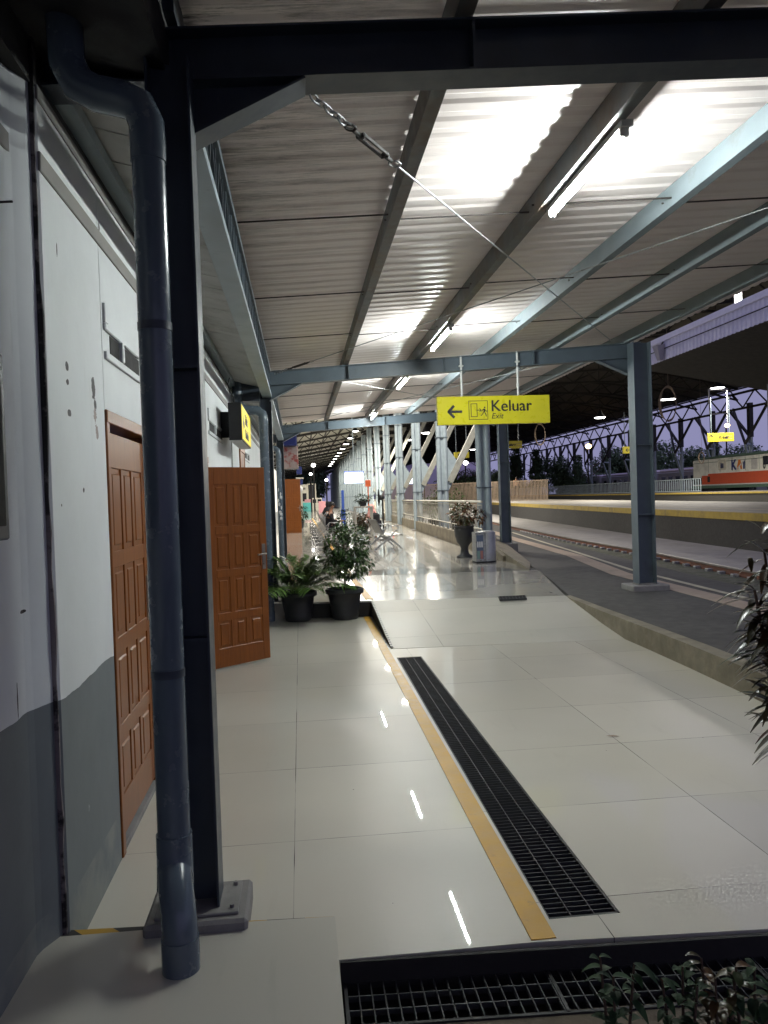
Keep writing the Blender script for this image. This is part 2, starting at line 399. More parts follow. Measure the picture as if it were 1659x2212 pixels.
# ramp up to the upper level
b = MB(); b.slab([(.95,8.47),(3.50,8.30),(3.51,9.0),(3.57,10.44),(.95,10.85)], [-.3]*5, [.002,.002,.07,.22,.22]); struct('ramp', b, M['ramp'])
b = MB(); b.add([(.935,8.47,.003),(.951,8.47,.003),(.951,10.85,.222),(.935,10.85,.222)], [(0,1,2,3)]); b.add([(.936,8.5,.0),(.936,10.9,.0),(.936,10.9,.216),(.936,8.5,-.004)], [(3,2,1,0)])
struct('ramp_edge', b, M['blackface'])
b = MB(); b.hexa([(.928,8.5,-.006),(.956,8.5,-.006),(.956,10.84,.21),(.928,10.84,.21),(.928,8.5,.012),(.956,8.5,.012),(.956,10.84,.226),(.928,10.84,.226)])
tag(b.build('check_tape', M['check']), 'row of pale check marks along the left edge of the ramp', 'edge tape')
# upper level
UZ = .22
b = MB(); b.slab([(XW-.25,11.12),(.95,10.86),(3.57,10.45),(4.3,14.0),(1.1,14.4),(XW-.25,14.5)], -.2, UZ); struct('upper_walkway', b, M['tileU'])
b = MB(); b.slab([(XW-.25,14.5),(1.1,14.4),(4.3,14.0),(4.3,15.0),(1.1,15.5),(XW-.25,15.6)], -.2, UZ+.003); struct('upper_walkway', b, M['tileB'])
b = MB(); b.slab([(XW-.25,15.6),(1.1,15.5),(4.35,15.0),(4.28,19.0),(4.7,32.0),(5.0,38.0),(7.0,130),(XW-3,130),(XW-3,25),(XW-.25,25)], -.2, UZ); struct('upper_walkway', b, M['tileU'])
# dark riser of the step
b = MB(); b.slab([(XW,11.10),(.94,10.84),(.94,10.87),(XW,11.125)], .002, UZ-.02); struct('step_riser', b, M['blackface'])
# near slab
b = MB(); b.slab([(-1.03,.4),(.085,.4),(.075,2.885),(-.2,2.90),(-1.03,2.915)], -.35, .11); struct('entrance_slab', b, M['slab'])
b = MB(); b.slab([(-.96,2.912),(.07,2.882),(.07,2.89),(-.96,2.96)], -.1, .108); struct('hazard_stripe', b, M['hazard'])
# trough with grate in front
b = MB(); b.slab([(.086,2.40),(5,2.2),(5,2.60),(.086,2.79)], -.4, -.2); b.slab([(.086,2.795),(3.39,2.625),(3.39,2.605),(.086,2.78)], -.2, -.003); struct('drain_channel', b, M['blackface'])
b = MB(); b.slab([(.086,.3),(6,.3),(6,2.30),(.086,2.56)], -.4, -.085); struct('planting_bed', b, M['bed'])

def grate(label, x0, x1, xa, xb, y0, y1, z, step, across, lw=.004):
    """bars: cross bars every `step`, long bars between the edges"""
    o = thing('drain_grate', label, 'grate', ((x0+x1)/2, y0, z))
    f = MB(); g = MB(); n = int((y1-y0)/step)
    def X(s_, y): 
        k = (y-y0)/(y1-y0); return (x0+(xa-x0)*k)*(1-s_)+(x1+(xb-x1)*k)*s_
    for i in range(n+1):
        y = y0+i*step; g.box(X(0,y), X(1,y), y-lw/2, y+lw/2, z-.02, z)
    for k in range(across+1):
        s_ = k/across; e = f if k in (0, across) else g; w = .012 if k in (0, across) else lw
        e.bar((X(s_,y0), y0, z-.009), (X(s_,y1), y1, z-.009), w, .022)
    for y in (y0, y1): f.bar((X(0,y), y, z-.009), (X(1,y), y, z-.009), .012, .022)
    f.build('frame', M['black'], o); g.build('bars', M['grate'], o)
    return o
grate('long narrow black floor grate running beside the yellow line', .90, 1.18, .94, 1.18, 2.94, 7.98, -.004, .037, 3, lw=.0035)
b = MB(); b.slab([(.9,2.93),(1.185,2.93),(1.185,8.0),(.93,8.0)], -.3, -.06); struct('drain_channel', b, M['blackface'])
# front grate runs across: build along x
o = thing('drain_grate', 'wide black floor grate across the foot of the picture', 'grate', (1, 2.6, -.09))
f = MB(); g = MB()
def YF(x, s_): return (2.785-.05*x)*(1-s_)+(2.555-.055*x)*s_
n = int((4.6-.1)/.045)
for i in range(n+1):
    x = .1+i*.045; g.bar((x, YF(x,0), -.088), (x, YF(x,1), -.088), .004, .02)
for k in range(4):
    s_ = k/3; (f if k in (0,3) else g).bar((.1, YF(.1,s_), -.088), (4.6, YF(4.6,s_), -.088), .012 if k in (0,3) else .005, .02)
for x in (.1, .83, 1.57, 2.31): f.bar((x, YF(x,0), -.087), (x, YF(x,1), -.087), .012, .022)
f.build('frame', M['black'], o); g.build('bars', M['grate'], o)
grate('small black drain grate where the ramp meets the glossy tiles', 2.62, 2.98, 2.68, 3.06, 10.3, 10.62, .228, .03, 8)

# kerb and asphalt, low platform edge
kin = [(3.31,2.3),(3.36,3.5),(3.42,5.3),(3.48,6.8),(3.50,7.8),(3.51,9.0),(3.57,10.45)]
kout = [(3.47,2.3),(3.52,3.5),(3.58,5.3),(3.63,6.8),(3.64,7.8),(3.64,9.0),(3.66,10.5)]
AZ = .20
b = MB(); b.slab(kin+kout[::-1], -.2, AZ+.015)
tag(b.build('kerb', M['conc']), kind='structure')
b = MB()
aq = kout+[(4.14,13.0),(4.55,15.5),(4.6,16.5),(4.5,19.0),(4.9,32.0),(5.2,38.0),(7.2,90),(15.0,90),(8.2,29.0),(7.0,19),(6.2,10.0),(5.9,2.3)]
b.slab(aq, -1.1, AZ); struct('asphalt_platform', b, M['asphalt'])
def strip(name, pts, w, z, mat):
    b = MB()
    for i in range(len(pts)-1):
        (xa, ya), (xb, yb) = pts[i], pts[i+1]
        b.slab([(xa-w/2,ya),(xa+w/2,ya),(xb+w/2,yb),(xb-w/2,yb)], z-.003, z+.001)
    struct(name, b, mat)
strip('tan_strip', [(5.05,3),(5.28,8.5),(5.42,13.0),(6.07,17.1),(6.69,24.5),(7.3,30)], .34, AZ+.004, M['strip'])
strip('pale_line', [(5.62,4),(5.62,9.0),(5.87,13.6),(6.5,18.4),(6.98,22.4),(7.72,28.3)], .09, AZ+.004, M['pale'])
# track bed, rail
b = MB(); b.slab([(5.9,0),(14,0),(40,200),(9,200),(6.2,10)], -1.05, -.14); struct('track_bed', b, M['ballast'])
b = MB(); b.slab([(8.75,8),(11.5,8),(12.5,27),(15.6,56),(22,120),(18,120),(12.6,56),(9.6,27),(9.15,19)], -.3, -.10); struct('concrete_apron', b, M['cbed'])
rl = thing('rail', 'rusty brown rail with clips beyond the asphalt platform', 'rail', (9, 15, -.14))
pts = [(8.35,6),(8.5,12),(8.56,14.6),(9.03,19.6),(9.35,26.2),(10.4,38),(13,60)]
r1 = MB(); r2 = MB(); r3 = MB()
for i in range(len(pts)-1):
    a = (*pts[i],0); c = (*pts[i+1],0)
    r1.bar((a[0],a[1],-.12),(c[0],c[1],-.12),.14,.03); r1.bar((a[0],a[1],-.06),(c[0],c[1],-.06),.03,.12); r2.bar((a[0],a[1],-.012),(c[0],c[1],-.012),.075,.034)
for k in range(46):
    y = 8+k*.6
    for i in range(len(pts)-1):
        if pts[i][1] <= y < pts[i+1][1]:
            q = (y-pts[i][1])/(pts[i+1][1]-pts[i][1]); x = pts[i][0]+q*(pts[i+1][0]-pts[i][0])
            r3 = MB(); r3.bbox(x-.2, x-.07, y-.06, y+.06, -.15, -.08, .01); r3.build('clip', M['galv'], rl)
r1.build('rail_web', M['rail'], rl); r2.build('rail_head', M['railtop'], rl)

# platform two with its yellow edge
P2 = [(10.9,6),(11.5,14),(11.89,18.98),(12.55,27.2),(15.44,56.4),(19,90),(24,140)]
P2b = [(x+7.0,y) for x,y in P2]
b = MB(); b.slab(P2+P2b[::-1], -1.0, .90)
struct('platform', b, M['plat'])
b = MB()
for i in range(len(P2)-1):
    (xa,ya),(xb,yb) = P2[i],P2[i+1]
    b.hexa([(xa-.02,ya,-.12),(xa,ya,-.12),(xb,yb,-.12),(xb-.02,yb,-.12),(xa-.02,ya,.70),(xa,ya,.70),(xb,yb,.70),(xb-.02,yb,.70)])
struct('platform_wall', b, M['blackface'])
b = MB()
for i in range(len(P2)-1):
    (xa,ya),(xb,yb) = P2[i],P2[i+1]
    b.hexa([(xa-.05,ya,.70),(xa+.1,ya,.70),(xb+.1,yb,.70),(xb-.05,yb,.70),(xa-.05,ya,.904),(xa+.1,ya,.904),(xb+.1,yb,.904),(xb-.05,yb,.904)])
struct('platform_edge', b, M['edgeY'])
for w_, off in ((.10,.45),(.12,1.6),(.1,5.9)):
    strip('platform_line', [(x+off,y) for x,y in P2], w_, .905, M['pale'])
# platform three far behind
b = MB(); b.slab([(31,30),(38.5,30),(41,200),(33.5,200)], -1.0, 1.2); struct('platform', b, M['plat'])
b = MB(); b.slab([(30.95,30),(31.02,30),(33.5,200),(33.45,200)], -1, 1.08); struct('platform_wall', b, M['blackface'])
b = MB(); b.slab([(30.9,30),(31.05,30),(33.55,200),(33.4,200)], 1.08, 1.205); struct('platform_edge', b, M['edgeY'])
b = MB(); b.slab([(31.6,30),(31.9,30),(34.4,200),(34.1,200)], 1.2, 1.207); struct('platform_line', b, M['pale'])

# ================================================================ STATION BUILDING ON THE LEFT
WT = 3.16
bd = thing('station_building', 'white plastered building with grey painted dado and brown wooden doors along the walkway', 'building', (XW, 8, 0))
D1 = (3.77, 4.78); D2 = (6.9, 7.83); D3 = (27.0, 27.95); DT = 2.04
w = MB()
# near wall, set back
w.slab([(-1.35,-1.5),(-.99,-1.5),(-.955,2.80),(-.945,2.84),(-.915,2.905),(-.906,2.928),(-1.35,2.928)], -.2, 3.9)
segs = [(2.935, D1[0]), (D1[1], D2[0]), (D2[1], 24.9)]
for i, (a, c) in enumerate(segs): w.bbox(-1.25, XW, a, c, -.2, WT, .008 if i == 0 else .0004)
for d in (D1, D2): w.box(-1.25, XW-.0002, d[0]+.0002, d[1]-.0002, DT+.055, WT)
w.build('wall', M['plaster'], bd)
rr = random.Random(3)
k = MB(); zs = [i*.13 for i in range(30)]; pa = -.912; pb = -.890
for i in range(len(zs)-1):
    na = -.912+rr.uniform(-.004,.005); nb = -.890+rr.uniform(-.005,.004)
    k.hexa([(pa,2.926,zs[i]),(pb,2.926,zs[i]),(pb,2.96,zs[i]),(pa,2.96,zs[i]),(na,2.926,zs[i+1]),(nb,2.926,zs[i+1]),(nb,2.96,zs[i+1]),(na,2.96,zs[i+1])]); pa, pb = na, nb
k.build('wall_joint', M['crack'], bd)
k = MB(); k.bbox(-1.03, XW+.008, 2.94, 24.8, 2.855, 2.925, .003); k.build('ledge', M['ledge'], bd); k = MB(); k.bbox(-1.03,-.947,-1.2,2.86,2.87,2.94,.003); k.build('ledge', M['ledge'], bd)
# solid black box painting the shade of the gap under the eave, and plate
k = MB(); k.box(-1.25, XW-.015, -1, 24.8, WT, WT+.22); k.build('eave_shade', M['blackface'], bd)
for nm, zz_, mat_ in (('wall_plate', WT+.0, 'soffit'),):
    k = MB(); k.bbox(XW-.1, XW+.006, 2.94, 24.8, WT-.05, WT+.002, .002); k.build(nm, M['conc2'], bd)
# vents: mouldings round a black box, the shade of the hole as colour
for (ya, yb) in ((3.80,4.6),(5.2,6.0),(8.0,9.4),(13.2,14.4)):
    k = MB(); k.bbox(XW-.02, XW+.004, ya+.12, yb, 2.38, 2.47, .002); v = k.build('vent_slot_shade', M['blackface'], bd)
    m_ = MB(); m_.bbox(XW-.01, XW+.014, ya, yb, 2.34, 2.375, .003); m_.bbox(XW-.01, XW+.014, ya, yb, 2.475, 2.51, .005); m_.bbox(XW-.01, XW+.013, ya, ya+.06, 2.51, 2.60, .003)
    m_.bbox(XW-.005, XW+.024, ya+.38*(yb-ya), ya+.38*(yb-ya)+.04, 2.375, 2.475, .004); m_.build('vent_surround', M['plaster'], v)
def leafmesh(L, Hh, th=.04, cols=3, rows=4):
    """panelled door in local x 0..L, y thickness, z 0..Hh"""
    m = MB(); st = .085; rl_ = .1; bot = .19; top = .17
    m.box(.0, L, .008, th-.008, 0, Hh)
    m.bbox(0, st, 0, th, 0, Hh, .003); m.bbox(L-st, L, 0, th, 0, Hh, .003)
    cw = (L-2*st)/cols
    zs_ = [bot]; hh = (Hh-bot-top)
    fr = [.19, .265, .265, .28]; acc = bot
    for q in fr: acc += q*hh; zs_.append(acc)
    m.bbox(st, L-st, 0, th, 0, bot, .003); m.bbox(st, L-st, 0, th, Hh-top, Hh, .003)
    for i in range(1, rows): m.bbox(st, L-st, 0, th, zs_[i]-.04, zs_[i]+.04, .003)
    for c_ in range(1, cols): m.bbox(st+c_*cw-.028, st+c_*cw+.028, .0005, th-.0005, bot, Hh-top, .003)
    for i in range(rows):
        z0 = zs_[i]+(.04 if i else 0)+.022; z1 = zs_[i+1]-(.04 if i < rows-1 else 0)-.022
        for c_ in range(cols):
            xa = st+c_*cw+(.028 if c_ else 0)+.02; xb = st+(c_+1)*cw-(.028 if c_ < cols-1 else 0)-.02
            m.bbox(xa, xb, .001, th-.001, z0, z1, .011)
    return m
def door(parent, name, hinge, ang, L, Hh, z0, label=None, handle=True, side=-1, hx=None):
    m = leafmesh(L, Hh); R_ = Matrix.Translation(hinge[:2]+(z0,)) @ Matrix.Rotation(ang, 4, 'Z')
    m.v = [tuple(R_ @ Vector(v)) for v in m.v]; d = m.build(name, M['wood'], parent)
    if label: d['label'] = label
    if handle:
        h = MB(); xx = L-.045 if hx is None else hx
        for s_ in (-1, 1):
            y0 = 0 if s_ < 0 else .04
            a_, b_ = sorted((y0, y0+s_*.006)); h.bbox(xx-.022, xx+.022, a_, b_, .93, 1.19, .002)
            h.tube([(xx, y0, 1.09), (xx, y0+s_*.045, 1.09), (xx-.11, y0+s_*.05, 1.085)], .009, 8)
            h.tube([(xx, y0, .985), (xx, y0+s_*.016, .985)], .011, 8)
        h.v = [tuple(R_ @ Vector(v)) for v in h.v]; h.build('handle', M['doorhw'], d)
    return d
def frame(ya, yb, z0):
    m = MB(); m.bbox(XW-.12, XW+.008, ya, ya+.055, z0, DT+.055+z0, .004); m.bbox(XW-.12, XW+.008, yb-.055, yb, z0, DT+.055+z0, .004)
    m.bbox(XW-.12, XW+.012, ya, yb, DT+z0, DT+.06+z0, .004); return m.build('door_frame', M['wood'], bd)
frame(D1[0], D1[1], 0); frame(D2[0], D2[1], 0)
door(bd, 'door', (XW-.015, D1[0]+.057), math.pi/2, .895, 1.95, .055, 'closed brown panelled door nearest the camera')
k = MB(); k.bbox(XW-.14, XW+.0, D1[0]+.05, D1[1]-.05, .0, .030, .003); k.build("threshold", M["conc2"], bd)
door(bd, 'door', (-.90, 7.79), math.atan2(.46, .53), .715, 1.98, .02, 'brown panelled door standing open across the walkway')
k = MB(); k.box(-1.3, -1.2, D2[0], D2[1], 0, DT); k.build('room_shade_panel', M['blackface'], bd)  # black panel standing for the shade inside the doorway
# far part of the building on the upper level
w = MB(); w.bbox(-5, XW-.6, 25, 70, 0, 3.6, .01); w.build('rear_wall', M['plaster'], bd)
k = MB(); k.bbox(XW-.03, XW+.02, 12.0, 12.09, UZ, 2.5, .003); k.bbox(XW-.03, XW+.02, 12.9, 12.99, UZ, 2.5, .003); k.bbox(XW-.03, XW+.025, 12.0, 12.99, 2.42, 2.52, .003); k.build('door_frame', M['wood'], bd)
k = MB(); k.bbox(XW-.01, XW+.012, 12.09, 12.9, UZ, 2.42, .003); k.build('door', M['wood'], bd)
for nm, cx_ in (('electric_conduit', 10.6),):
    k = MB(); k.tube([(XW+.012, cx_, 2.0), (XW+.012, cx_, 3.1)], .012, 6); k.build(nm, M['plasticW'], bd)
door(bd, 'door', (-.98, 34.5), .12, 1.02, 2.35, UZ, 'far brown door standing open beside the second drainpipe', True)
# dark framed board on the near wall at the very left edge
o = thing('notice_board', 'dark framed board cut off by the left edge of the picture', 'board', (-.95, 2.3, 1.6))
b = MB(); b.bbox(-.954, -.915, 1.5, 2.60, 1.555, 2.14, .006); b.build('frame', M['steelD'], o)
b = MB(); b.bbox(-.92, -.908, 1.55, 2.555, 1.60, 2.09, .002); b.build('panel', M['blackface'], o)
# nail
b = MB(); b.tube([(-.955, 2.72, 2.66), (-.90, 2.70, 2.655)], .004, 6); tag(b.build('nail', M['rust']), 'rusty nail sticking out of the near white wall above the joint', 'nail')

# ================================================================ CANOPY
def zb(x): return 3.275+.060*x        # underside of the beams
def zt(x): return 3.457+.063*x        # top of beams = underside of purlins
cp = thing('platform_canopy', 'steel canopy with corrugated sheet roof over the tiled walkway', 'canopy', (2, 11, 3.3))
BY = [3.12, 11.07, 19.0]
NMB = ['nearest dark beam crossing the top of the picture', 'middle beam from which the exit sign hangs', 'farthest canopy beam']
for i, y in enumerate(BY):
    m = MB(); x0, x1 = (-1.0, 5.0) if i < 2 else (-.98, 5.2)
    hw = .075
    m.hexa([(x0,y-.005,zb(x0)),(x1,y-.005,zb(x1)),(x1,y+.005,zb(x1)),(x0,y+.005,zb(x0)),(x0,y-.005,zt(x0)),(x1,y-.005,zt(x1)),(x1,y+.005,zt(x1)),(x0,y+.005,zt(x0))])
    for (fz, s_) in ((zb, 1), (zt, -1)):
        m.hexa([(x0,y-hw,fz(x0)-(.009 if s_>0 else .0)),(x1,y-hw,fz(x1)-(.009 if s_>0 else 0)),(x1,y+hw,fz(x1)-(.009 if s_>0 else 0)),(x0,y+hw,fz(x0)-(.009 if s_>0 else 0)),
                (x0,y-hw,fz(x0)+(.0 if s_>0 else .009)),(x1,y-hw,fz(x1)+(0 if s_>0 else .009)),(x1,y+hw,fz(x1)+(0 if s_>0 else .009)),(x0,y+hw,fz(x0)+(0 if s_>0 else .009))])
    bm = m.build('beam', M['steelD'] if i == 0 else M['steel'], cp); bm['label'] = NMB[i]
    for x in (.74, 2.1, 3.4):
        k = MB(); k.box(x-.005, x+.005, y-hw+.004, y+hw-.004, zb(x)+.001, zt(x)-.001); k.build('stiffener', M['steelD'] if i == 0 else M['steel'], bm)
    # haunch gusset at the column
    k = MB(); k.prism([(-.36, zb(-.36)-.21), (-.36, zb(-.36)-.002), (.07, zb(.07)-.002)], y-.006, y+.006, lambda u, v, d: (u, d, v)); 
    a = Vector((-.37, y, zb(-.36)-.215)); c = Vector((.075, y, zb(.07)-.012)); k.bar(a, c, .14, .009); k.build('haunch', M['steelD'] if i == 0 else M['steel'], bm)
    if i: 
        k = MB(); k.prism([(4.82, zb(4.82)-.24), (4.82, zb(4.82)-.002), (4.35, zb(4.35)-.002)], y-.006, y+.006, lambda u, v, d: (u, d, v)); k.bar((4.82,y,zb(4.82)-.245),(4.35,y,zb(4.35)-.012),.12,.009); k.build('haunch', M['steel'], bm)
PURL = [.70, 1.72, 2.72, 3.74, 4.79]
for i, x in enumerate(PURL):
    z = zt(x)+.012; m = MB()
    m.box(x-.036, x-.031, -2.5, 19.6, z, z+.15); m.box(x-.031, x+.036, -2.5, 19.6, z, z+.006); m.box(x-.031, x+.036, -2.5, 19.6, z+.144, z+.15); m.box(x+.031, x+.036, -2.5, 19.6, z+.006, z+.022)
    p = m.build('purlin', M['purlin'] if i < 2 else M['purlinLit'], cp)
# corrugated roof sheet running across
prof = []; y = -2.6
while y < 19.9:
    for dy_, dz_ in ((0, 0), (.08, 0), (.11, .011), (.16, .011), (.19, 0)): prof.append((y+dy_, dz_))
    y += .19
pr = []
for q in prof:
    if not pr or q[0] > pr[-1][0]+1e-6: pr.append(q)
m = MB(); xs = [-.42, 5.35]; P = []; F = []
for x in xs:
    for (yy, dz_) in pr: P.append((x, yy, zt(x)+.165+dz_))
for x in xs:
    for (yy, dz_) in pr: P.append((x, yy, zt(x)+.169+dz_))
n = len(pr)
for i in range(n-1): F.append((i, i+1, n+i+1, n+i)); F.append((2*n+i, 3*n+i, 3*n+i+1, 2*n+i+1))
m.add(P, F); m.build('roof_sheet', M['roof'], cp)
# sag rods between the purlins
px_ = [-.36]+PURL
for j, y in enumerate((5.35, 7.35, 9.2, 12.6, 14.3, 16.2, 17.8)):
    for i in range(len(px_)-1):
        xa, xb = px_[i], px_[i+1]; yy = y+(.12 if i % 2 else 0)
        m = MB(); m.tube([(xa-.05, yy, zt(xa)+.075), (xb+.06, yy, zt(xb)+.075)], .006, 6); m.build('sag_rod', M['rust'], cp)
# edge truss / gutter along the left
ge = MB(); XG = -.37
ge.bbox(XG-.10, XG+.03, 3.2, 18.95, 3.085, 3.095, .002); ge.bbox(XG-.10, XG-.09, 3.2, 18.95, 3.095, 3.16, .002)
ge.bbox(XG+.022, XG+.03, 3.2, 18.95, 3.095, 3.13, .002); e = ge.build('edge_beam', M['steelL'], cp)
ge = MB(); ge.bar((XG, 3.2, 3.46), (XG, 18.95, 3.46), .05, .05); y = 3.3; i = 0
while y < 18.6:
    ge.bar((XG, y, 3.12), (XG, y+.19, 3.45), .018, .018); ge.bar((XG, y+.19, 3.45), (XG, y+.38, 3.12), .018, .018); ge.bar((XG+.001, y, 3.12), (XG+.001, y, 3.45), .014, .014)
    y += .38
ge.build('lattice_web', M['steel'], e)
k = MB(); k.box(-.46, -.40, 3.0, 19.2, 3.47, 3.66); k.build('gutter', M['steelD'], cp)
# soffit boards between wall and truss
for j in range(60):
    y0 = 3.2+j*.34
    if y0 > 19: break
    m = MB(); m.hexa([(XW-.01,y0,3.30),(-.46,y0,3.20),(-.46,y0+.328,3.20),(XW-.01,y0+.328,3.30),(XW-.01,y0,3.315),(-.46,y0,3.215),(-.46,y0+.328,3.215),(XW-.01,y0+.328,3.315)])
    m.build('soffit_board', M['soffit'], cp)
k = MB(); k.hexa([(XW-.2,-3,3.35),(-.44,-3,3.25),(-.44,19.4,3.25),(XW-.2,19.4,3.35),(XW-.2,-3,3.7),(-.44,-3,3.6),(-.44,19.4,3.6),(XW-.2,19.4,3.7)]); k.build('shade_backing', M['blackface'], cp)  # black box added to keep the unlit upper left dark
k = MB(); k.hexa([(XW-.02,3.2,3.225),(XW+.06,3.2,3.215),(XW+.06,19,3.215),(XW-.02,19,3.225),(XW-.02,3.2,3.28),(XW+.06,3.2,3.27),(XW+.06,19,3.27),(XW-.02,19,3.28)]); k.build('soffit_batten', M['steelL'], cp)
# roof over the camera position at the left, coloured black as unlit shade
k = MB(); k.box(-2.5, -.42, -3, 3.05, 3.75, 3.79); k.build('rear_roof_sheet', M['blackface'], cp)
# bracing cables with turnbuckles
def brace(a, c, tb, label):
    a, c = Vector(a), Vector(c); d = (c-a).normalized(); L_ = (c-a).length
    m = MB(); m.tube([a+d*.95, c], .0055, 6)
    # loop eye
    side = d.cross(Vector((0,0,1))).normalized()
    q = a+d*.86; m.tube([q+side*(.028*math.sin(t_))+d*(.09*(1-math.cos(t_))/2*1.0) for t_ in [k_*math.pi/6 for k_ in range(13)]], .005, 5)
    r_ = m.build('brace_cable', M['galv'], cp); r_['label'] = label
    m = MB(); m.tube([a+d*.42, a+d*.52], .011, 8); m.tube([a+d*.76, a+d*.86], .011, 8)
    for s_ in (-1, 1): m.bar(a+d*.50+side*.018*s_, a+d*.78+side*.018*s_, .010, .014)
    m.tube([a+d*.50-side*.02, a+d*.50+side*.02], .012, 8); m.tube([a+d*.78-side*.02, a+d*.78+side*.02], .012, 8)
    m.tube([a+d*.36+side*(.022*math.sin(t_))+d*(.07*(1-math.cos(t_))/2) for t_ in [k_*math.pi/6 for k_ in range(13)]], .006, 5)
    m.build('turnbuckle', M['rust'], r_)
    m = MB()
    for k_ in range(6):
        q = a+d*(.02+.062*k_); ax = side if k_ % 2 else d.cross(side)
        m.tube([q+ax*(.016*math.sin(t_))+d*(.04*(1-math.cos(t_))-.0) for t_ in [j_*math.pi/5 for j_ in range(11)]], .005, 5)
    m.build('chain', M['galv'], r_)
brace((.085, 3.17, 3.27), (4.55, 11.0, 3.80), 0, 'steel brace cable with turnbuckle hanging from the near beam corner')
brace((-.30, 11.0, 3.40), (5.0, 3.2, 3.78), 0, 'brace cable rising from the middle beam corner')
brace((-.30, 18.9, 3.40), (4.8, 11.2, 3.75), 0, 'brace cable rising from the farthest beam corner')
brace((.085, 11.2, 3.42), (4.6, 18.9, 3.78), 0, 'brace cable running behind the middle beam')

# canopy columns: H sections
def hcol(label, x, y, z0, z1, w_=.165, d_=.15, mat='steelD', ped=None, wweb='x', taper=0):
    o = thing('steel_column', label, 'column', (x, y, z0), 'canopy columns')
    m = MB(); t_ = .009
    m.bbox(x-w_/2, x-w_/2+t_, y-d_/2, y+d_/2, z0, z1, .001); m.bbox(x+w_/2-t_, x+w_/2, y-d_/2, y+d_/2, z0, z1, .001)
    m.box(x-w_/2+t_, x+w_/2-t_, y-.004, y+.004, z0, z1)
    m.build('shaft', M[mat], o)
    m = MB()
    for zz_ in (1.0, 2.0):
        m.box(x-w_/2+t_, x+w_/2-t_, y-d_/2+.004, y+d_/2-.004, z0+zz_-.005, z0+zz_+.005)
    m.build('stiffener', M[mat], o)
    m = MB(); m.bbox(x-.15, x+.15, y-.12, y+.12, z0, z0+.012, .003)
    for sx in (-1,1):
        for sy in (-1,1): m.tube([(x+sx*.125,y+sy*.085,z0+.01),(x+sx*.125,y+sy*.085,z0+.025)], .009, 6)
    m.build('base_plate', M['conc2'], o)
    if ped:
        m = MB(); m.bbox(x-ped[0], x+ped[0], y-ped[1], y+ped[1], z0-ped[2], z0, .012); m.build('plinth', M['conc2'], o)
    return o
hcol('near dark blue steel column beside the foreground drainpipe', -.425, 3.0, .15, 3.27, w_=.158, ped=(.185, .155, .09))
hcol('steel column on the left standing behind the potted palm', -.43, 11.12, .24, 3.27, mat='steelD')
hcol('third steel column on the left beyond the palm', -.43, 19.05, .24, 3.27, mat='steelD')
hcol('thick blue-grey steel column on the asphalt at right', 4.90, 10.86, .28, 3.74, .26, .22, 'steel', (.27, .22, .13))
hcol('second blue-grey column on the asphalt, left of the thick one', 5.02, 19.0, .42, 3.75, .24, .22, 'steel', (.25, .22, .30))

# drainpipes
def collar(m, x, y, z, r, h): m.lathe([(r*.99, 0), (r, .004), (r, h-.004), (r*.99, h)], (x, y, z), 20)
o = thing('drain_pipe', 'thick glossy blue-grey drainpipe in the foreground with an elbow at its foot', 'drainpipe', (-.5, 3.0, 0))
m = MB(); m.tube([(-.478, 2.80, .44), (-.478, 2.80, 2.92)], .0565, 28); m.build('shaft', M['pipe'], o)
m = MB(); m.tube([(-.478, 2.80, 2.88), (-.480, 2.80, 2.96), (-.505, 2.80, 3.02), (-.56, 2.80, 3.045), (-.64, 2.80, 3.06), (-.70, 2.80, 3.09), (-.735, 2.80, 3.16), (-.74, 2.80, 3.3), (-.742, 2.80, 3.6)], .061, 24)
m.build('upper_bend', M['pipe'], o)
m = MB(); m.tube([(-.478, 2.80, .50), (-.478, 2.80, .42), (-.476, 2.785, .375), (-.470, 2.74, .335)], .0625, 28); m.build('elbow_socket', M['pipe'], o)
m = MB(); m.tube([(-.474, 2.765, .37), (-.466, 2.72, .345), (-.455, 2.675, .315), (-.447, 2.65, .265), (-.445, 2.645, .20)], .0585, 28); m.build('elbow', M['pipe'], o)
m = MB(); m.tube([(-.445, 2.645, .215), (-.445, 2.642, .108)], .0625, 28); m.build('foot_collar', M['pipe'], o)
m = MB(); m.tube([(-.478, 2.80, 2.9), (-.478, 2.80, 2.83)], .0605, 24); m.build('collar', M['pipe'], o)
for z_ in (1.05, 2.25):
    m = MB(); m.tube([(-.478, 2.80, z_), (-.478, 2.80, z_+.028)], .0585, 24); m.bbox(-.49,-.466,2.85,2.93,z_+.004,z_+.024,.002); m.build('clamp', M['steelD'], o)
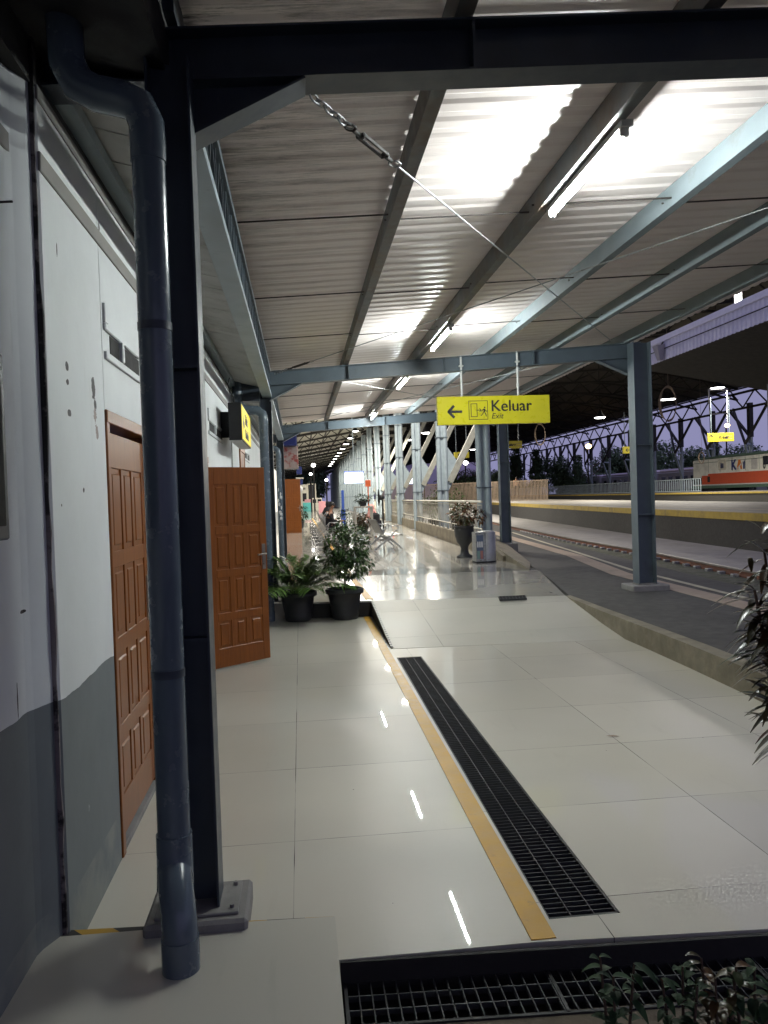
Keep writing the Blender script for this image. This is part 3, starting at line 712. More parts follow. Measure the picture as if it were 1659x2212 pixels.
for (yy, lab_) in ((10.98, 'tall grey drainpipe on the far side of the open brown door'), (18.9, 'third drainpipe, with torn white stickers, beyond the palm')):
    o = thing('drain_pipe', lab_, 'drainpipe', (-.5, yy, 0)); z0 = .0 if yy < 12 else UZ
    x = -.44 if yy < 12 else -.45
    m = MB(); m.tube([(x-.02, yy-.1, z0), (x-.02, yy-.1, 2.78)], .062, 20); m.build('shaft', M['pipe'], o)
    m = MB(); m.tube([(x-.02, yy-.1, 2.74), (x-.03, yy-.1, 2.84), (x-.10, yy-.1, 2.89), (x-.27, yy-.1, 2.90), (x-.34, yy-.1, 2.95), (x-.36, yy-.1, 3.03), (x-.36, yy-.1, 3.3)], .066, 18); m.build('upper_bend', M['pipe'], o)
    for za_, zc_ in ((2.70,2.77),(z0+.02,z0+.14)): m = MB(); m.tube([(x-.02,yy-.1,za_),(x-.02,yy-.1,zc_)], .067, 20); m.build('collar', M['pipe'], o)
    if yy > 12:
        m = MB(); rr = random.Random(5)
        for q in range(9):
            zc = 1.22+q*.085+rr.uniform(-.02,.02); xc = rr.uniform(-.035,.035); ww = rr.uniform(.012,.032)
            m.prism([(xc-ww, zc-.03),(xc+ww*.6, zc-.045),(xc+ww, zc+.02),(xc, zc+.05),(xc-ww, zc+.03)], 0, 1, lambda u, v, d: (x-.02+u, yy-.1-math.sqrt(max(0,.0635**2-u*u))-.001+d*.003, v))
        m.build('sticker_scraps', M['clothW'], o)
    # hopper box at the eave
    m = MB(); m.bbox(XW+.02, -.50, yy-.1, yy+.12, 3.02, 3.30, .004); m.build('rain_hopper', M['steelD'], o)

# fluorescent tubes under the second purlin
TY = [(4.00,5.22),(8.80,10.05),(12.4,13.6),(17.55,18.75)]
TL = ['nearest lit fluorescent tube under the roof', 'second lit fluorescent tube, in front of the middle beam', 'third lit fluorescent tube, just behind the middle beam', 'farthest lit fluorescent tube, in front of the last beam']
for (a, c), lab_ in zip(TY, TL):
    x = 1.768; z = zt(1.76)-.040
    o = thing('fluorescent_tube', lab_, 'tube light', (x, (a+c)/2, z), 'tube lights under the canopy')
    m = MB(); m.bbox(x-.034, x+.034, a-.02, c+.02, z+.018, z+.056, .003); m.build('batten', M['plasticW'], o)
    m = MB(); m.tube([(x, a+.03, z), (x, c-.03, z)], .0135, 10); m.build('tube', M['tube'], o)
    for y in (a+.012, c-.012): m = MB(); m.bbox(x-.03, x+.018, y-.014, y+.014, z-.022, z+.035, .004); m.build('lamp_holder', M['plasticW'], o)

# ================================================================ SIGNS
def person_glyph(m, cx_, cz, s, y):
    f = lambda u, v, d: (cx_+u*s, y+d, cz+v*s)
    c8 = [(.10+.085*math.cos(a), .80+.085*math.sin(a)) for a in [k*math.pi/5 for k in range(10)]]
    for poly in (c8, [(-.02,.68),(.16,.66),(.12,.30),(-.04,.32)], [(-.04,.34),(.05,.34),(-.10,.08),(-.30,-.1),(-.36,-.05),(-.18,.12)], [(.03,.34),(.12,.32),(.26,.10),(.30,-.16),(.22,-.16),(.17,.06)], [(.0,.68),(.02,.58),(-.12,.50),(-.2,.34),(-.27,.37),(-.18,.56)], [(.12,.66),(.16,.56),(.28,.44),(.38,.46),(.38,.38),(.24,.36),(.12,.5)]):
        m.prism(poly, 0, .002, f)
def ring(m, x0, x1, z0, z1, t_, y):
    m.box(x0, x1, y, y+.002, z0, z0+t_); m.box(x0, x1, y, y+.002, z1-t_, z1); m.box(x0, x0+t_, y, y+.002, z0+t_, z1-t_); m.box(x1-t_, x1, y, y+.002, z0+t_, z1-t_)
SY = 11.0
tl = aty(944, 860, SY); tr = aty(1187, 850, SY); bl = aty(946, 920, SY)
sx0, sx1, sz1, sz0 = tl.x, tr.x, (tl.z+tr.z)/2, bl.z+.01
o = thing('exit_sign', 'yellow hanging sign reading Keluar Exit with a left arrow', 'sign', ((sx0+sx1)/2, SY, sz1))
m = MB(); m.bbox(sx0, sx1, SY, SY+.09, sz0, sz1, .004); m.build('board', M['signY'], o)
for xx in (aty(997, 800, SY).x, aty(1119, 800, SY).x): 
    m = MB(); m.tube([(xx, SY+.03, sz1-.01), (xx, SY+.03, zt(xx)+.02)], .016, 10)
    m.tube([(xx, SY+.03, sz1+.14), (xx, SY+.03, sz1+.17)], .021, 10); m.bbox(xx-.03, xx+.03, SY+.0, SY+.07, zb(xx)+.05, zb(xx)+.07, .002); m.build('hanger', M['plasticW'], o)
W_ = sx1-sx0; Hs = sz1-sz0; Y_ = SY-.0025
m = MB(); ax, az = sx0+.095*W_, (sz0+sz1)/2-.015
m.bar((ax+.01, Y_, az), (ax+.20, Y_, az), .004, .034); 
for s_ in (-1, 1): m.bar((ax-.003, Y_, az+s_*-.006), (ax+.085, Y_, az+s_*.085), .0045, .036)
q = m.build('arrow', M['ink'], o)
for ob in (q,): ob.location = (-o.location[0]*0, 0, 0)
m = MB(); bx0, bx1 = sx0+.275*W_, sx0+.445*W_; bz0, bz1 = sz0+.16*Hs, sz0+.84*Hs
ring(m, bx0, bx1, bz0, bz1, .008, Y_)
ring(m, bx0+.03, bx0+.125, bz0+.04, bz1-.04, .009, Y_-.0005); m.box(bx0+.11, bx0+.18, Y_, Y_+.002, (bz0+bz1)/2-.005, (bz0+bz1)/2+.005)
m.bar((bx0+.182, Y_, (bz0+bz1)/2), (bx0+.155, Y_, (bz0+bz1)/2+.025), .003, .008); m.bar((bx0+.182, Y_, (bz0+bz1)/2), (bx0+.155, Y_, (bz0+bz1)/2-.025), .003, .008)
person_glyph(m, bx0+.218, bz0+.065, .135, Y_); m.build('pictogram', M['ink'], o)
L0 = Matrix.Translation(Vector((sx0+.468*W_, Y_, sz0+.45*Hs))-o.location)
textmesh('lettering', 'Keluar', .225, M['ink'], o, L0 @ FACE, bold=.0)
textmesh('lettering', 'Keluar', .225, M['ink'], o, Matrix.Translation((.005,-.0006,.002)) @ L0 @ FACE, bold=.0)
textmesh('lettering', 'Keluar', .225, M['ink'], o, Matrix.Translation((.0025,-.0012,.0035)) @ L0 @ FACE, bold=.0)
L0 = Matrix.Translation(Vector((sx0+.472*W_, Y_, sz0+.19*Hs))-o.location)
textmesh('lettering', 'Exit', .112, M['ink'], o, L0 @ FACE, bold=0, shear=.25)

# light box on the left wall
o = thing('light_box_sign', 'lit yellow and black box sign projecting from the white wall', 'sign', (-.7, 9.6, 2.5))
bx = (-.76, -.615); by = (8.9, 10.45); bz = (2.34, 2.76)
m = MB(); m.bbox(bx[0], bx[1], by[0], by[1], bz[0], bz[1], .004); m.build('casing', M['black'], o)
m = MB(); m.bbox(bx[1]-.002, bx[1]+.004, by[0]+.02, by[1]-.02, bz[0]+.02, bz[1]-.02, .001); m.build('face', M['litY'], o)
m = MB(); m.box(bx[0]+.01, bx[1]-.01, by[0]+.01, by[1]-.01, bz[0]-.004, bz[0]+.002); m.build('underside', M['plasticW'], o)
SIDE = Matrix.Rotation(math.radians(90), 4, 'Z') @ FACE
m = MB()
def sideglyph(m, y0, z0, s): 
    for poly in ([(0,.4),(.35,.75),(.35,.52),(.8,.52),(.8,.28),(.35,.28),(.35,.05)],): m.prism(poly, 0, .002, lambda u, v, d: (bx[1]+.005+d, y0+u*s, z0+v*s))
sideglyph(m, 9.05, 2.43, .28); m.build('arrow', M['ink'], o)
textmesh('lettering', 'Toilet', .17, M['ink'], o, Matrix.Translation(Vector((bx[1]+.006, 9.4, 2.56))-o.location) @ SIDE, bold=.002)
textmesh('lettering', 'Musholla', .15, M['ink'], o, Matrix.Translation(Vector((bx[1]+.006, 9.4, 2.40))-o.location) @ SIDE, bold=.002)
m = MB(); m.tube([(-.69, 9.0, 2.76), (-.70, 8.98, 2.84), (-.74, 8.98, 2.88), (-.76, 9.0, 2.98), (-.74, 9.0, 3.05)], .006, 6); m.build('power_cable', M['black'], o); m = MB(); m.bar((XW, 9.3, 2.55), (bx[0], 9.3, 2.55), .02, .3); m.build('bracket', M['black'], o)

# ================================================================ POT PLANTS
def potmesh(r, h):
    m = MB(); m.lathe([(.001, .0), (r*.62, 0), (r*.66, .01), (r*.72, h*.18), (r*.70, h*.22), (r*.80, h*.6), (r*.86, h*.82), (r*.98, h*.84), (r*1.0, h*.88), (r*1.0, h*.98), (r*.96, h), (r*.90, h*.99), (r*.88, h*.84)], (0,0,0), 32); return m
def soilmesh(r, z):
    m = MB(); m.lathe([(.001, z+.01), (r*.5, z+.012), (r, z)], (0,0,0), 20); return m
def leafquad(m, p, d, L, w_, droop=.0, up=Vector((0,0,1)), seg=2):
    p = Vector(p); d = Vector(d).normalized(); s_ = d.cross(up)
    if s_.length < .05: s_ = Vector((1,0,0))
    s_.normalize(); P = [p]; F = []; pts = []
    for i in range(1, seg+1):
        t_ = i/seg; q = p+d*L*t_+Vector((0,0,-droop*L*t_*t_))
        pts.append((q, w_*(1-abs(2*t_-1)**1.5)*.5+.0005))
    k = [p]; 
    for q, ww in pts[:-1]: k += [q+s_*ww, q-s_*ww]
    k.append(pts[-1][0]); F.append((0, 1, 2)); n_ = len(k)
    for i in range(seg-2): F.append((1+2*i, 3+2*i, 4+2*i, 2+2*i))
    F.append((n_-3, n_-1, n_-2)); m.add(k, F)
def frond(m, ms, base, az, el, L, n=22, ll=.26, w_=.016, rg=random):
    d = Vector((math.cos(az)*math.cos(el), math.sin(az)*math.cos(el), math.sin(el))); pts = []
    hz = Vector((math.cos(az), math.sin(az), 0))
    for i in range(10):
        t_ = i/9; pts.append(Vector(base)+d*L*t_+Vector((0,0,-.42*L*t_*t_))+hz*(.12*L*t_*t_))
    ms.tube(pts, [.007*(1-.8*i/9) for i in range(10)], 5, False)
    for i in range(n):
        t_ = .25+.75*i/(n-1); k_ = t_*9; a_ = int(min(8, k_)); q = pts[a_].lerp(pts[a_+1], k_-a_); tan = (pts[a_+1]-pts[a_]).normalized()
        sd = tan.cross(Vector((0,0,1))).normalized()
        for s_ in (-1, 1):
            dd = (tan*.75+sd*s_*.9+Vector((0,0,rg.uniform(-.05,.35)))).normalized()
            leafquad(m, q, dd, ll*(1-.55*abs(t_-.5))*rg.uniform(.8,1.1), w_, rg.uniform(.15,.5), seg=3)
rg = random.Random(11)
pl = atz(645, 1345, 0); pr_ = atz(748, 1341, 0)
o = thing('potted_palm', 'feathery green palm in a black pot, left of the leafy bush', 'potted plant', (pl.x, pl.y+.2, 0), world=False)
potmesh(.265, .40).build('pot', M['pot'], o); soilmesh(.235, .35).build('soil', M['soil'], o)
ml = MB(); ms = MB()
for i in range(34):
    az = i*2.4+rg.uniform(-.3,.3); frond(ml, ms, (.05*math.cos(az), .05*math.sin(az), .33), az, rg.uniform(.55, 1.42), rg.uniform(.62, .98), n=26, ll=.30, w_=.030, rg=rg)
ms.build('stems', M['palm'], o); ml.build('fronds', M['palm'], o)
# leafy bush
def foliage(n, c, rad, lmin, lmax, wr=.4, rg=rg, shell=.35, fn=None, droop=.3):
    m = MB(); k = 0
    while k < n:
        v = Vector((rg.uniform(-1,1), rg.uniform(-1,1), rg.uniform(-1,1)))
        if v.length > 1 or v.length < .05: continue
        if rg.random() > shell+(1-shell)*v.length**2: continue
        if fn and not fn(v): continue
        p = Vector((c[0]+v.x*rad[0], c[1]+v.y*rad[1], c[2]+v.z*rad[2])); d = (v.normalized()*.7+Vector((rg.uniform(-1,1), rg.uniform(-1,1), rg.uniform(-.9,.7)))).normalized()
        L_ = rg.uniform(lmin, lmax); leafquad(m, p, d, L_, L_*wr, droop, up=Vector((rg.uniform(-.6,.6), rg.uniform(-.6,.6), 1))); k += 1
    return m
def lump(v): 
    return (math.sin(v.x*5+1.3)*math.sin(v.y*6+.4)*math.sin(v.z*6.5+2)+.42*v.length) < .52
o = thing('potted_bush', 'rounded leafy green bush in a black pot, right of the palm', 'potted plant', (pr_.x, pr_.y+.2, 0), world=False)
potmesh(.265, .42).build('pot', M['pot'], o); soilmesh(.235, .37).build('soil', M['soil'], o)
m = MB(); m.tube([(0,0,.35),(.01,0,.55),(0,.01,.8),(.02,0,1.1)], [.016,.014,.012,.006], 7)
for i in range(16):
    az = i*2.4; z = .55+.045*i; m.tube([(0,0,z),(.12*math.cos(az),.12*math.sin(az),z+.1),(.26*math.cos(az),.26*math.sin(az),z+.14)], [.007,.005,.003], 5)
m.build('trunk', M['bark'], o)
fo = foliage(1500, (.06,0,1.02), (.33,.32,.29), .05, .085, .42, fn=lump); fo2 = foliage(750, (.06,0,.76), (.33,.33,.20), .05, .085, .42, fn=lump)
fo.add(fo2.v, fo2.f); fo.build('foliage', M['ficus'], o)

# urn pot with croton near the bin
u = atz(1007, 1205, UZ)
o = thing('potted_croton', 'red and green leafed shrub in a tall dark urn beside the bin', 'potted plant', (u.x, u.y+.15, UZ), world=False)
m = MB(); m.lathe([(.001,0),(.19,0),(.19,.03),(.10,.08),(.085,.2),(.10,.27),(.17,.35),(.215,.5),(.225,.62),(.215,.68),(.235,.69),(.235,.72),(.21,.72),(.20,.66)], (0,0,0), 28); m.build('urn', M['pot'], o)
soilmesh(.2,.64).build('soil', M['soil'], o)
m = MB()
for i in range(7):
    az = i*.9; m.tube([(0,0,.64),(.08*math.cos(az),.08*math.sin(az),.85),(.2*math.cos(az),.2*math.sin(az),1.05)], [.008,.006,.003], 5)
m.build('stems', M['bark'], o)
fo = foliage(420, (0,0,1.0), (.30,.28,.24), .09, .16, .35, fn=lump); f2 = foliage(120, (.32,0,.92), (.17,.15,.14), .08, .14, .35); fo.add(f2.v, f2.f); fo.build('foliage', M['croton'], o)

# steel litter bin with recycling pictures
q = atz(1050, 1216, UZ)
o = thing('litter_bin', 'stainless steel litter bin with coloured recycling panel beside the urn', 'bin', (q.x, q.y+.15, UZ), world=False)
m = MB(); m.bbox(-.21, .0, -.19, .19, .03, .64, .01); m.build('front_panel', M['galv'], o)
m = MB(); m.lathe([(.19,.03),(.19,.62),(.17,.65),(.08,.66),(.001,.66)], (.06,.02,0), 24); m.build('drum', M['chrome'], o)
m = MB(); m.lathe([(.195,.0),(.195,.035),(.001,.035)], (.06,.02,0), 24); m.bbox(-.215,.0,-.2,.2,.0,.03,.004); m.build('base', M['black'], o)
m = MB(); m.bbox(-.195, -.055, -.197, -.188, .09, .58, .002); pn = m.build('picture_panel', M['navygrey'], o)
for i in range(3):
    m = MB(); x = -.187+i*.043; m.bbox(x, x+.030, -.2, -.195, .33, .45, .003); m.build('bin_picture', M['clothW'], pn)
for i, mt in enumerate(('greenS', 'redS')):
    m = MB(); x = -.19+i*.066; m.bbox(x, x+.058, -.2, -.195, .09, .26, .003); m.build('colour_field', M[mt], pn)

# low concrete wall, wedge and railing
lw = [(4.20,16.2),(4.27,18.7),(4.62,28),(5.02,38.7),(5.5,52.7),(6.0,66)]
o = thing('low_wall', 'low concrete wall carrying the railing at the right of the seating area', 'wall', (4.3, 18.7, UZ))
m = MB()
for i in range(len(lw)-1):
    (xa,ya),(xb,yb) = lw[i],lw[i+1]; za = .22 if i == 0 else .60; zb_ = .60
    if i == 0: za = .34
    m.hexa([(xa,ya,-.1),(xa+.16,ya,-.1),(xb+.16,yb,-.1),(xb,yb,-.1),(xa,ya,za),(xa+.16,ya,za),(xb+.16,yb,zb_),(xb,yb,zb_)])
m.build('wall', M['conc'], o)
m = MB(); m.hexa([(4.12,14.0,-.1),(4.62,15.6,-.1),(5.2,20.5,-.1),(4.40,18.2,-.1),(4.12,14.0,.24),(4.62,15.6,.22),(5.2,20.5,.5),(4.40,18.2,.5)]); m.build('wedge', M['conc'], o)
o = thing('railing', 'long stainless railing with many thin uprights on the low wall', 'railing', (4.4, 18.9, .6))
def lwx(y):
    for i in range(len(lw)-1):
        if lw[i][1] <= y <= lw[i+1][1]: return lw[i][0]+(y-lw[i][1])/(lw[i+1][1]-lw[i][1])*(lw[i+1][0]-lw[i][0])+.08
    return lw[-1][0]
ys = [18.6, 28, 38.7, 52.7, 65]
a = MB(); c = MB(); d = MB(); e = MB()
for i in range(len(ys)-1):
    p0 = (lwx(ys[i]), ys[i]); p1 = (lwx(ys[i+1]), ys[i+1])
    a.tube([(*p0,1.46),(*p1,1.46)], .03, 8); c.tube([(*p0,.80),(*p1,.80)], .018, 6); c.tube([(*p0,1.38),(*p1,1.38)], .014, 6)
y = 18.6
while y < 64: d.bar((lwx(y),y,.80),(lwx(y),y,1.38),.011,.011); y += .21
y = 18.6
while y < 64: 
    e.tube([(lwx(y),y,.80),(lwx(y),y,.63),(lwx(y+.1),y+.1,.615),(lwx(y+.42),y+.42,.615),(lwx(y+.5),y+.5,.63),(lwx(y+.5),y+.5,.80)], .016, 6); y += .95
a.build('top_rail', M['railing'], o); c.build('lower_rail', M['railing'], o); d.build('balusters', M['railing'], o); e.build('legs', M['railing'], o)

# ================================================================ SEATING
def bench(seats=3):
    """airport bench facing +x, length along +y, origin at near end"""
    o = thing('waiting_bench', 'x', 'bench', (0,0,0), 'perforated steel waiting benches', world=False)
    Ls = seats*.52
    m = MB(); m.bar((.34, 0, .33), (.34, Ls, .33), .06, .04); m.build('beam', M['galv'], o)
    for k in range(seats):
        y0 = k*.52+.02; y1 = y0+.48
        s_ = MB(); prf = [(.72,.40),(.70,.435),(.5,.42),(.3,.40),(.22,.43)]
        P = []
        for yy in (y0, y1): P += [(x, yy, z) for x, z in prf]+[(x, yy, z-.018) for x, z in prf]
        n_ = len(prf); F = []
        for i in range(n_-1): F += [(i, i+1, 2*n_+i+1, 2*n_+i), (n_+i, 3*n_+i, 3*n_+i+1, n_+i+1)]
        F += [(0,n_,3*n_,2*n_)]
        s_.add(P, F); 
        for kk in range(5): s_.bar((.26+.1*kk, y0+.01, .437), (.26+.1*kk, y1-.01, .437), .03, .006)
        s_.build('seat', M['chrome'], o)
        bk = MB(); prf = [(.20,.44),(.14,.55),(.06,.72),(.0,.84)]; P = []
        for yy in (y0, y1): P += [(x, yy, z) for x, z in prf]+[(x-.016, yy, z-.008) for x, z in prf]
        n_ = 4; F = []
        for i in range(n_-1): F += [(i, i+1, 2*n_+i+1, 2*n_+i), (n_+i, 3*n_+i, 3*n_+i+1, n_+i+1)]
        F += [(n_-1, 2*n_-1, 4*n_-1, 3*n_-1)]
        bk.add(P, F)
        for kk in range(6): bk.bar((.215-.0, y0+.05+kk*.075, .46), (.02, y0+.05+kk*.075, .82), .03, .008)
        bk.build('backrest', M['galv'], o)
    for yy in (.0, Ls):
        a_ = MB(); a_.tube([(.16,yy,.55),(.26,yy,.66),(.52,yy,.66),(.60,yy,.62),(.58,yy,.56),(.50,yy,.52),(.34,yy,.36)], .016, 6); a_.tube([(.18,yy,.44),(.26,yy,.64)], .014, 6); a_.build('armrest', M['chrome'], o)
    for yy in (.12, Ls-.12):
        l_ = MB(); l_.tube([(.34,yy,.34),(.50,yy,.22),(.70,yy,.04),(.72,yy,.012)], [.03,.026,.02,.02], 8); l_.tube([(.34,yy,.34),(.2,yy,.22),(-.02,yy,.04),(-.04,yy,.012)], [.03,.026,.02,.02], 8); l_.build('leg', M['chrome'], o)
    return o
B0 = bench()
spR = [(1.98,20.7),(1.75,24.2),(2.1,27.6),(2.2,32)]
spL = [(.66,25.6),(.66,28.2),(.70,31.0),(.74,34.0),(.80,37.5),(.86,41.5)]
k = 0
for i, (x, y) in enumerate(spR):
    lab_ = 'nearest waiting bench, right of the leafy bush' if i == 0 else ORD[i]+' waiting bench back from the bush in the right hand row'
    q = B0 if k == 0 else dup(B0); k += 1; q.location = (x, y, UZ); q['label'] = lab_; q.rotation_euler = (0,0,.05)
for i, (x, y) in enumerate(spL):
    q = dup(B0, (x, y, UZ), .0, ORD[i]+' waiting bench from the front in the left hand row facing the tracks')

# drain mats in a row beside a yellow line on the upper level
for i in range(9):
    y0 = 19.5+i*2.35; x0 = .46
    m = MB(); m.bbox(x0, x0+.34, y0, y0+1.15, UZ+.001, UZ+.008, .002); mm_ = m
    tag(m.build('drain_cover', M['grate']), ORD[i]+' dark drain cover from the palm in the row of covers by the left benches', 'drain cover', 'drain covers in the upper floor')
b = MB(); b.slab([(.84,14.6),(.92,14.6),(.92,60),(.84,60)], UZ+.004, UZ+.008); struct('yellow_line', b, M['yellow'])
b = MB(); b.slab([(.86,11.0),(.98,11.0),(.92,14.5),(.84,14.5)], UZ+.004, UZ+.008); struct('yellow_line', b, M['yellow'])

# ================================================================ PEOPLE (skinned skeletons)
def skinbody(name, joints, edges, radii, mat, parent, root=0, sub=2):
    me = bpy.data.meshes.new(name); me.from_pydata(joints, edges, []); o = bpy.data.objects.new(name, me); COL.objects.link(o)
    md = o.modifiers.new('skin', 'SKIN'); 
    if not me.skin_vertices: 
        bpy.context.view_layer.objects.active = o
        bpy.ops.object.select_all(action='DESELECT'); o.select_set(True); bpy.ops.mesh.customdata_skin_add()
    for i, r in enumerate(radii):
        rr_ = r if hasattr(r, '__len__') else (r, r)
        me.skin_vertices[0].data[i].radius = rr_; me.skin_vertices[0].data[i].use_root = (i == root)
    md.use_smooth_shade = True
    s_ = o.modifiers.new('sub', 'SUBSURF'); s_.levels = sub; s_.render_levels = sub
    dg = bpy.context.evaluated_depsgraph_get(); m2 = bpy.data.meshes.new_from_object(o.evaluated_get(dg)); bpy.data.objects.remove(o)
    m2.materials.clear(); m2.materials.append(mat)
    for p_ in m2.polygons: p_.use_smooth = True
    q = bpy.data.objects.new(name, m2); COL.objects.link(q); q.parent = parent; return q
def hand(m, p, d, s=1.0, curl=.5):
    """palm + four fingers + thumb added to mesh m"""
    p = Vector(p); d = Vector(d).normalized(); side = d.cross(Vector((0,0,1)))
    side = side.normalized() if side.length > .1 else Vector((0,1,0)); nrm = side.cross(d)
    m.tube([p, p+d*.04*s, p+d*.08*s], [.022*s,.034*s,.03*s], 8)
    for i, (o_, L_) in enumerate(((-.027,.062),(-.009,.072),(.009,.068),(.027,.052))):
        a_ = p+d*.08*s+side*o_*s; b_ = a_+(d*(1-curl*.3)-nrm*curl*.5).normalized()*L_*.5*s; c_ = b_+(d*(1-curl)-nrm*curl).normalized()*L_*.5*s
        m.tube([a_, b_, c_], [.0095*s,.0085*s,.007*s], 6)
    a_ = p+d*.02*s-side*.03*s; m.tube([a_, a_+(d*.5-side*.6).normalized()*.035*s, a_+(d*.9-side*.5-nrm*.3).normalized()*.065*s], [.012*s,.010*s,.008*s], 6)
def person(label, loc, rz, pose, top, legs, hair=True, scarf=None, sc=1.0):
    """facing +x in local space; pose: 'sit','stand'"""
    o = thing('person', label, 'person', loc, rz=rz, world=False); o.scale = (sc,)*3
    if pose == 'sit':
        J = [(0,0,.47),(-.01,0,.62),(-.02,0,.80),(0,0,.98),(.03,0,1.07),(.06,0,1.13),(.08,0,1.22),(.08,0,1.30),
             (0,.17,.96),(.07,.24,.74),(.27,.14,.68),(.35,.10,.70),(0,-.17,.96),(.07,-.24,.74),(.27,-.14,.68),(.35,-.10,.70),
             (.05,.10,.47),(.45,.13,.48),(.47,.13,.10),(.50,.13,.05),(.62,.14,.03),(.05,-.10,.47),(.45,-.13,.48),(.47,-.13,.10),(.50,-.13,.05),(.62,-.14,.03)]
    else:
        J = [(0,0,.92),(0,0,1.05),(0,0,1.22),(0,0,1.42),(.0,0,1.49),(.01,0,1.55),(.02,0,1.64),(.02,0,1.71),
             (0,.18,1.40),(-.02,.24,1.14),(.06,.24,.90),(.08,.24,.84),(0,-.18,1.40),(-.02,-.24,1.14),(.06,-.24,.90),(.08,-.24,.84),
             (0,.09,.88),(.06,.10,.48),(-.02,.10,.10),(0,.10,.05),(.13,.11,.03),(0,-.09,.88),(-.02,-.10,.48),(-.14,-.10,.12),(-.14,-.10,.05),(-.01,-.11,.03)]
    E = [(0,1),(1,2),(2,3),(3,4),(4,5),(5,6),(6,7),(3,8),(8,9),(9,10),(10,11),(3,12),(12,13),(13,14),(14,15),(0,16),(16,17),(17,18),(18,19),(19,20),(0,21),(21,22),(22,23),(23,24),(24,25)]
    Rr = [(.13,.15),(.11,.14),(.12,.16),(.10,.14),.05,.05,(.088,.075),(.07,.06),.055,.042,.032,.024,.055,.042,.032,.024,.085,.055,.038,.04,.028,.085,.055,.038,.04,.028]
    body = skinbody('body', J, E, Rr, M['skin'], o)
    # clothing grown a little wider than the body
    sh = [0,1,2,3,8,9,10,12,13,14]; mp = {v: i for i, v in enumerate(sh)}
    skinbody('shirt', [J[i] for i in sh], [(mp[a], mp[b_]) for a, b_ in E if a in mp and b_ in mp], [tuple(q_+.014 for q_ in (Rr[i] if hasattr(Rr[i], '__len__') else (Rr[i],)*2)) for i in sh], top, o)
    tr_ = [0,16,17,18,21,22,23]; mp = {v: i for i, v in enumerate(tr_)}
    skinbody('trousers', [J[i] for i in tr_], [(mp[a], mp[b_]) for a, b_ in E if a in mp and b_ in mp], [tuple(q_+.012 for q_ in (Rr[i] if hasattr(Rr[i], '__len__') else (Rr[i],)*2)) for i in tr_], legs, o)
    m = MB()
    for i in (19, 24): x, y, z = J[i]; m.ball((x+.06, y, z), .05, 10, 6, (2.2,.85,.8))
    m.build('shoes', M['clothB'], o)
    m = MB()
    for i, pv in ((11, 10), (15, 14)): hand(m, J[i], Vector(J[i])-Vector(J[pv]))
    m.build('hands', M['skin'], o)
    hx, hy, hz = J[6]; m = MB()
    m.ball((hx+.088, hy, hz-.005), .016, 8, 5, (1,.7,1.2)); 
    for s_ in (-1, 1): m.ball((hx, hy+s_*.08, hz), .022, 8, 5, (.8,.4,1.2))
    m.build('nose_and_ears', M['skin'], o)
    m = MB()
    for s_ in (-1, 1): m.ball((hx+.082, hy+s_*.032, hz+.025), .009, 6, 5)
    m.bbox(hx+.078, hx+.088, hy-.022, hy+.022, hz-.048, hz-.042, .001); m.build('eyes_and_mouth', M['hair'], o)
    m = MB(); c_ = M['hair'] if scarf is None else scarf
    if scarf is None: m.ball((hx-.018, hy, hz+.045), .102, 14, 9, (1.0,.88,.92)); m.build('hair', c_, o)
    else: m.ball((hx-.022, hy, hz+.02), .118, 14, 9, (.95,.92,1.1)); m.lathe([(.10,-.05),(.14,-.12),(.22,-.27),(.20,-.34),(.001,-.3)], (hx-.05, hy, hz), 14); m.build('head_scarf', c_, o)
    return o
person('person in a black top sitting bent forward over a phone in the left benches', (.98, 26.3, UZ-.02), 0, 'sit', M['clothB'], M['clothB'])
person('person in dark headscarf with a white top sitting behind the black top sitter', (.98, 29.1, UZ-.02), 0, 'sit', M['clothW'], M['clothB'], scarf=M['clothB'])
person('person in a pink headscarf sitting with their back to us behind the right bench', (2.45, 27.0, UZ-.02), 1.5, 'sit', M['clothP'], M['clothW'], scarf=M['clothP'], sc=.9)
o = thing('backpack', 'black backpack standing on the second bench of the right row', 'bag', (2.35, 24.9, UZ+.44), world=False)
m = MB(); m.bbox(-.14,.14,-.2,.2,0,.5,.06); m.build('body', M['clothB'], o); m = MB(); m.bbox(.13,.2,-.15,.15,.04,.28,.03); m.build('front_pocket', M['clothB'], o); m = MB(); m.tube([(-.02,-.06,.49),(-.02,-.03,.56),(-.02,.03,.56),(-.02,.06,.49)], .012, 6); m.build('carry_loop', M['clothB'], o)
q = aty(1130, 1061, 78)
person('person in a pale orange top standing alone on the far platform', (q.x+1, 84, 1.2), 1.6, 'stand', M['clothO'], M['clothB'], sc=1.25)
# a second phone-holding detail
b = MB(); b.bbox(1.34, 1.355, 26.25, 26.35, .86, 1.0, .002); tag(b.build('phone', M['black']), 'dark phone held by the sitter in the black top', 'phone')

# ================================================================ THINGS IN THE WAITING AREA
def emptyp(label, name, cat, loc, group=None): return thing(name, label, cat, loc, group, world=False)
